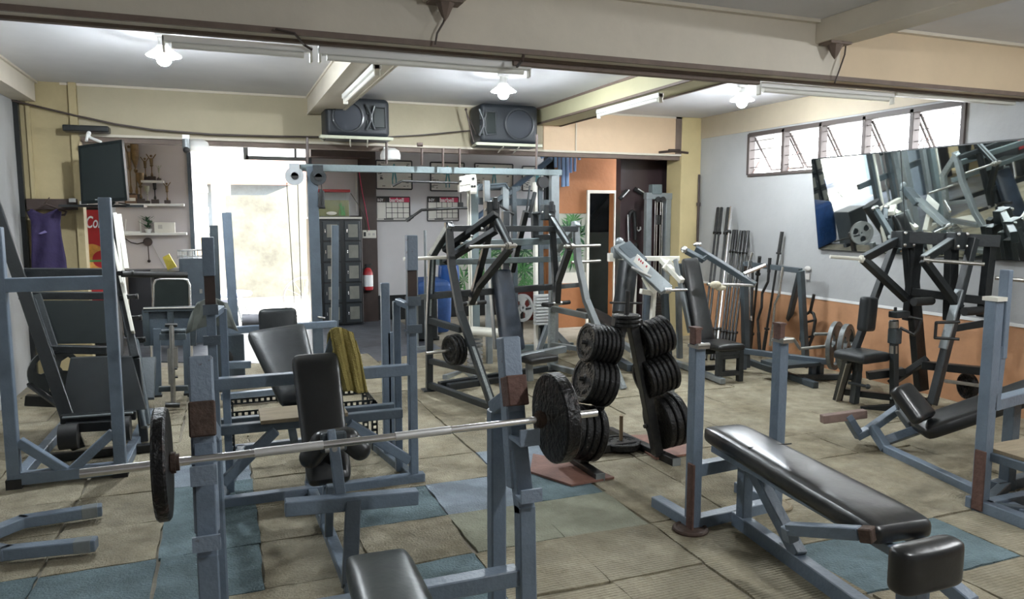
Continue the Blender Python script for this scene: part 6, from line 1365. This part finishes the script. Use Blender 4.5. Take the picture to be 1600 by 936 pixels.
# leaf panels: pale sheets covered with flat leaf shapes
def leafpanel(X0, X1, Z0, Z1, Y, label, seed, pale):
    random.seed(seed); t = thing('leaf_panel', label, 'panel', ((X0+X1)/2, Y, Z0))
    m = MB(); m.span((X0, Y, Z0), (X1, Y+.02, Z1)); m.done('sheet', pale, t)
    for k in range(int((X1-X0)*(Z1-Z0)*34)+4):
        c = V(random.uniform(X0+.08, X1-.08), Y-.004-.0006*(k % 9), random.uniform(Z0+.06, Z1-.08)); m = MB(); n = random.randint(7, 11); a0 = random.uniform(0, 6.28); fan = random.choice((3.4, 5.2)); L = random.uniform(.13, .25)
        for i in range(n):
            a = a0+fan*(i/(n-1)-.5); d = V(math.cos(a), 0, math.sin(a)); s = V(-d.z, 0, d.x)*L*.085
            P = [c, c+d*L*.5+s, c+d*L, c+d*L*.5-s]; P = [V(min(max(p.x, X0), X1), p.y, min(max(p.z, Z0), Z1)) for p in P]
            if (P[0]-P[2]).length > .02 and (P[1]-P[3]).length > .003:
                try: m.prism(P, (0, .0005, 0))
                except ValueError: pass
        m.done('leaf_shape', random.choice((LEAFG, LEAFG, LEAFD)), t)
    random.seed(seed+9)
a, b = W(704, 455, 10.45), W(850, 384, 10.45)
leafpanel(a.x, b.x, .34, W(780, 384, 10.45).z, 10.55, 'pale panel printed with palm leaves behind the machines in the middle', 5, mat('pale leaf paper', (.55, .55, .48), .7))
leafpanel(4.16, 4.555, .74, 1.53, 9.02, 'pale panel with leaf shapes set in the orange wall left of the door', 6, mat('pale leaf sheet two', (.52, .54, .47), .6))  # pale sheet with flat leaf shapes filling the wall opening
m = MB(); m.span((W(700, 400, 10.2).x-.02, 10.2, .36), (W(702, 400, 10.2).x, 10.25, 1.2)); m.b.free()
m = MB(); m.span((W(852, 380, 9.6).x, 9.6, 0), (W(862, 380, 9.6).x, 9.7, 1.6)); solo(m, 'orange_post', ORAD, 'narrow orange post behind the pale weight stack tower', 'post', None, (W(857, 380, 9.6).x, 9.65, 0))
m = MB(); m.span((W(796, 480, 9.8).x, 9.8, 0), (W(845, 480, 9.8).x, 10.1, .42), .01); solo(m, 'red_cabinet', mat('dark red wood', (.12, .02, .015), .4), 'low dark red cabinet behind the silver grip plate', 'cabinet', None, (W(820, 480, 9.8).x, 9.95, 0))
# blue covered stack and water jug
m = MB(); a, b = W(650, 500, 8.9), W(708, 440, 8.9); m.pad(V((a.x+b.x)/2, 8.9, b.z), V((a.x+b.x)/2, 9.35, b.z+.04), (1, 0, 0), b.x-a.x, b.z-.02, bev=.06); solo(m, 'covered_box', BLUEC, 'large box under a blue cloth left of the leverage machine', 'box', None, (a.x+.2, 9.1, .02))
m = MB(); c = W(701, 425, 9.2); m.lathe([(0, -.3), (.13, -.3), (.14, -.05), (.13, .08), (.05, .14), (.04, .18), (0, .18)], V(c.x, c.y, c.z), (0, 0, 1), 18); solo(m, 'water_jug', mat('blue plastic', (.015, .07, .25), .3), 'blue water jug standing behind the covered box', 'jug', None, V(c.x, c.y, c.z-.3))
m = MB(); a = W(648, 470, 8.5); m.span((a.x-.05, 8.5, .04), (a.x+.28, 8.8, W(648, 466, 8.5).z), .01); m.bar((a.x-.06, 8.65, .02), (a.x+.33, 8.65, .02), .06, side=(0, 0, 1)); solo(m, 'dark_bin', CHAR, 'dark upright bin before the blue covered box', 'bin', None, (a.x+.1, 8.65, 0))
r0, r1 = W(664, 400, 8.0), W(650, 400, 8.0); m = MB(); m.tube(W(664, 360, 8.0), V(r0.x, 8, .02), .016); m.tube(W(650, 370, 8.0), V(r1.x, 8, .02), .016); m.bar(W(646, 466, 7.95), W(668, 463, 7.95), .06, .03, (0, 0, 1)); m.bar((r1.x-.05, 8, .03), (r0.x+.06, 8, .03), .05, side=(0, 0, 1)); solo(m, 'rod_stand', SILV, 'thin grey double rod stand left of the leverage machine', 'stand', None, WZ(658, 508, .01))

# blue stair rail above the orange wall
t = thing('stair_rail', 'blue stair railing hanging down before the orange wall', 'railing', W(890, 260, 8.9))
for i, (x, yb_) in enumerate(((868, 262), (874, 276), (880, 292), (886, 291), (892, 270), (898, 268), (905, 250), (911, 246))):
    m = MB(); m.bar(W(x, 226, 8.9), W(x, yb_, 8.9), .042 if i in (2, 3) else .032); m.done('baluster', BLUER, t)
m = MB(); m.bar(W(862, 247, 8.95), W(735, 348, 9.9), .10, .05, (0, 1, 0)); m.done('stringer', mat('shaded blue paint', (.13, .20, .30), .45), t)
m = MB(); m.bar(W(869, 232, 8.9), W(845, 246, 8.95), .04); m.done('hand_rail', BLUER, t)
# frosted lamps under the back beam
for (x, y, l) in ((309, 227, 'left frosted white wall lamp under the back beam'), (610, 240, 'right frosted white wall lamp under the back beam')):
    c = W(x, y, 7.72); t = thing('wall_lamp', l, 'lamp', c); m = MB(); m.lathe([(.10, -.06), (.105, -.02), (.09, .03), (.05, .055), (0, .06)], c, (0, 0, 1), 22); m.done('shade', SHADEM, t); m = MB(); m.box(c+V(-.04 if x > 400 else -.1, .04, .04), (.05, .06, .05)); m.done('mount', WHITEP, t)
c = W(291, 226, 7.6); t = thing('security_camera', 'small grey security camera at the opening, left of the frosted lamp', 'camera', c); m = MB(); m.tube(c+V(0, 0, .05), c-V(0, 0, .04), .035, 16); m.done('body', SILV, t); m = MB(); m.ball(c-V(0, .02, .05), .03); m.done('lens', BLACKI, t); m = MB(); m.box(c+V(0, .06, .07), (.06, .14, .04)); m.done('mount', WHITEP, t)
# things outside the opening
t = thing('round_stool', 'round stool with a pale blue seat at the street opening', 'stool', WZ(358, 500)); q = WZ(360, 500); qz = W(360, 460, q.y).z
m = MB(); m.lathe([(0, .0), (.30, 0), (.32, .03), (.30, .055), (0, .06)], V(q.x, q.y, qz-.02), (0, 0, 1), 28); m.done('seat', mat('pale blue seat', (.35, .40, .6), .4), t)
m = MB(); m.lathe([(0, .0), (.28, 0), (.28, .05), (0, .055)], V(q.x, q.y, qz-.14), (0, 0, 1), 28); m.done('lower_seat', WHITEP, t)
for a in (.5, 2.1, 3.7, 5.2): m = MB(); m.tube(V(q.x+.2*math.cos(a), q.y+.2*math.sin(a), qz-.12), V(q.x+.33*math.cos(a), q.y+.33*math.sin(a), 0), .016, 8); m.done('leg', SILV, t)
t = thing('bicycle', 'pale bicycle standing outside, its wheel showing left of the cable station column', 'bicycle', WZ(478, 495)); q = W(475, 462, 11.3)
wh = q.z-.0
for dx in (0, 1.0):
    c = V(q.x+dx, 11.3, .30); m = MB(); n = 30; m.pipe([c+V(.29*math.cos(2*math.pi*i/n), 0, .29*math.sin(2*math.pi*i/n)) for i in range(n+1)], .017, 8); m.done('tyre', mat('pale tyre', (.4, .38, .36), .7) if dx == 0 else MT['pale tyre'], t)
    m = MB(); 
    for i in range(12): m.tube(c, c+V(.28*math.cos(i*math.pi/6), 0, .28*math.sin(i*math.pi/6)), .002, 4)
    m.done('spokes', CHROME, t)
c = V(q.x, 11.3, .30); m = MB(); m.pipe([c, c+V(.12, 0, .5), c+V(.15, 0, .62)], .014); m.pipe([c+V(.12, 0, .48), c+V(.6, 0, .48), c+V(.5, 0, 0), c+V(.13, 0, .4)], .014); m.pipe([c+V(1.0, 0, 0), c+V(.5, 0, 0), c+V(.62, 0, .55)], .012); m.pipe([c+V(1, 0, 0), c+V(.6, 0, .48)], .01); m.done('frame', WHITEP, t)
m = MB(); m.tube(c+V(.15, -.25, .64), c+V(.15, .25, .64), .012); m.done('handlebar', CHROME, t)
m = MB(); m.box(c+V(.62, 0, .58), (.22, .12, .05), None, .02); m.done('saddle', RUBBER, t)
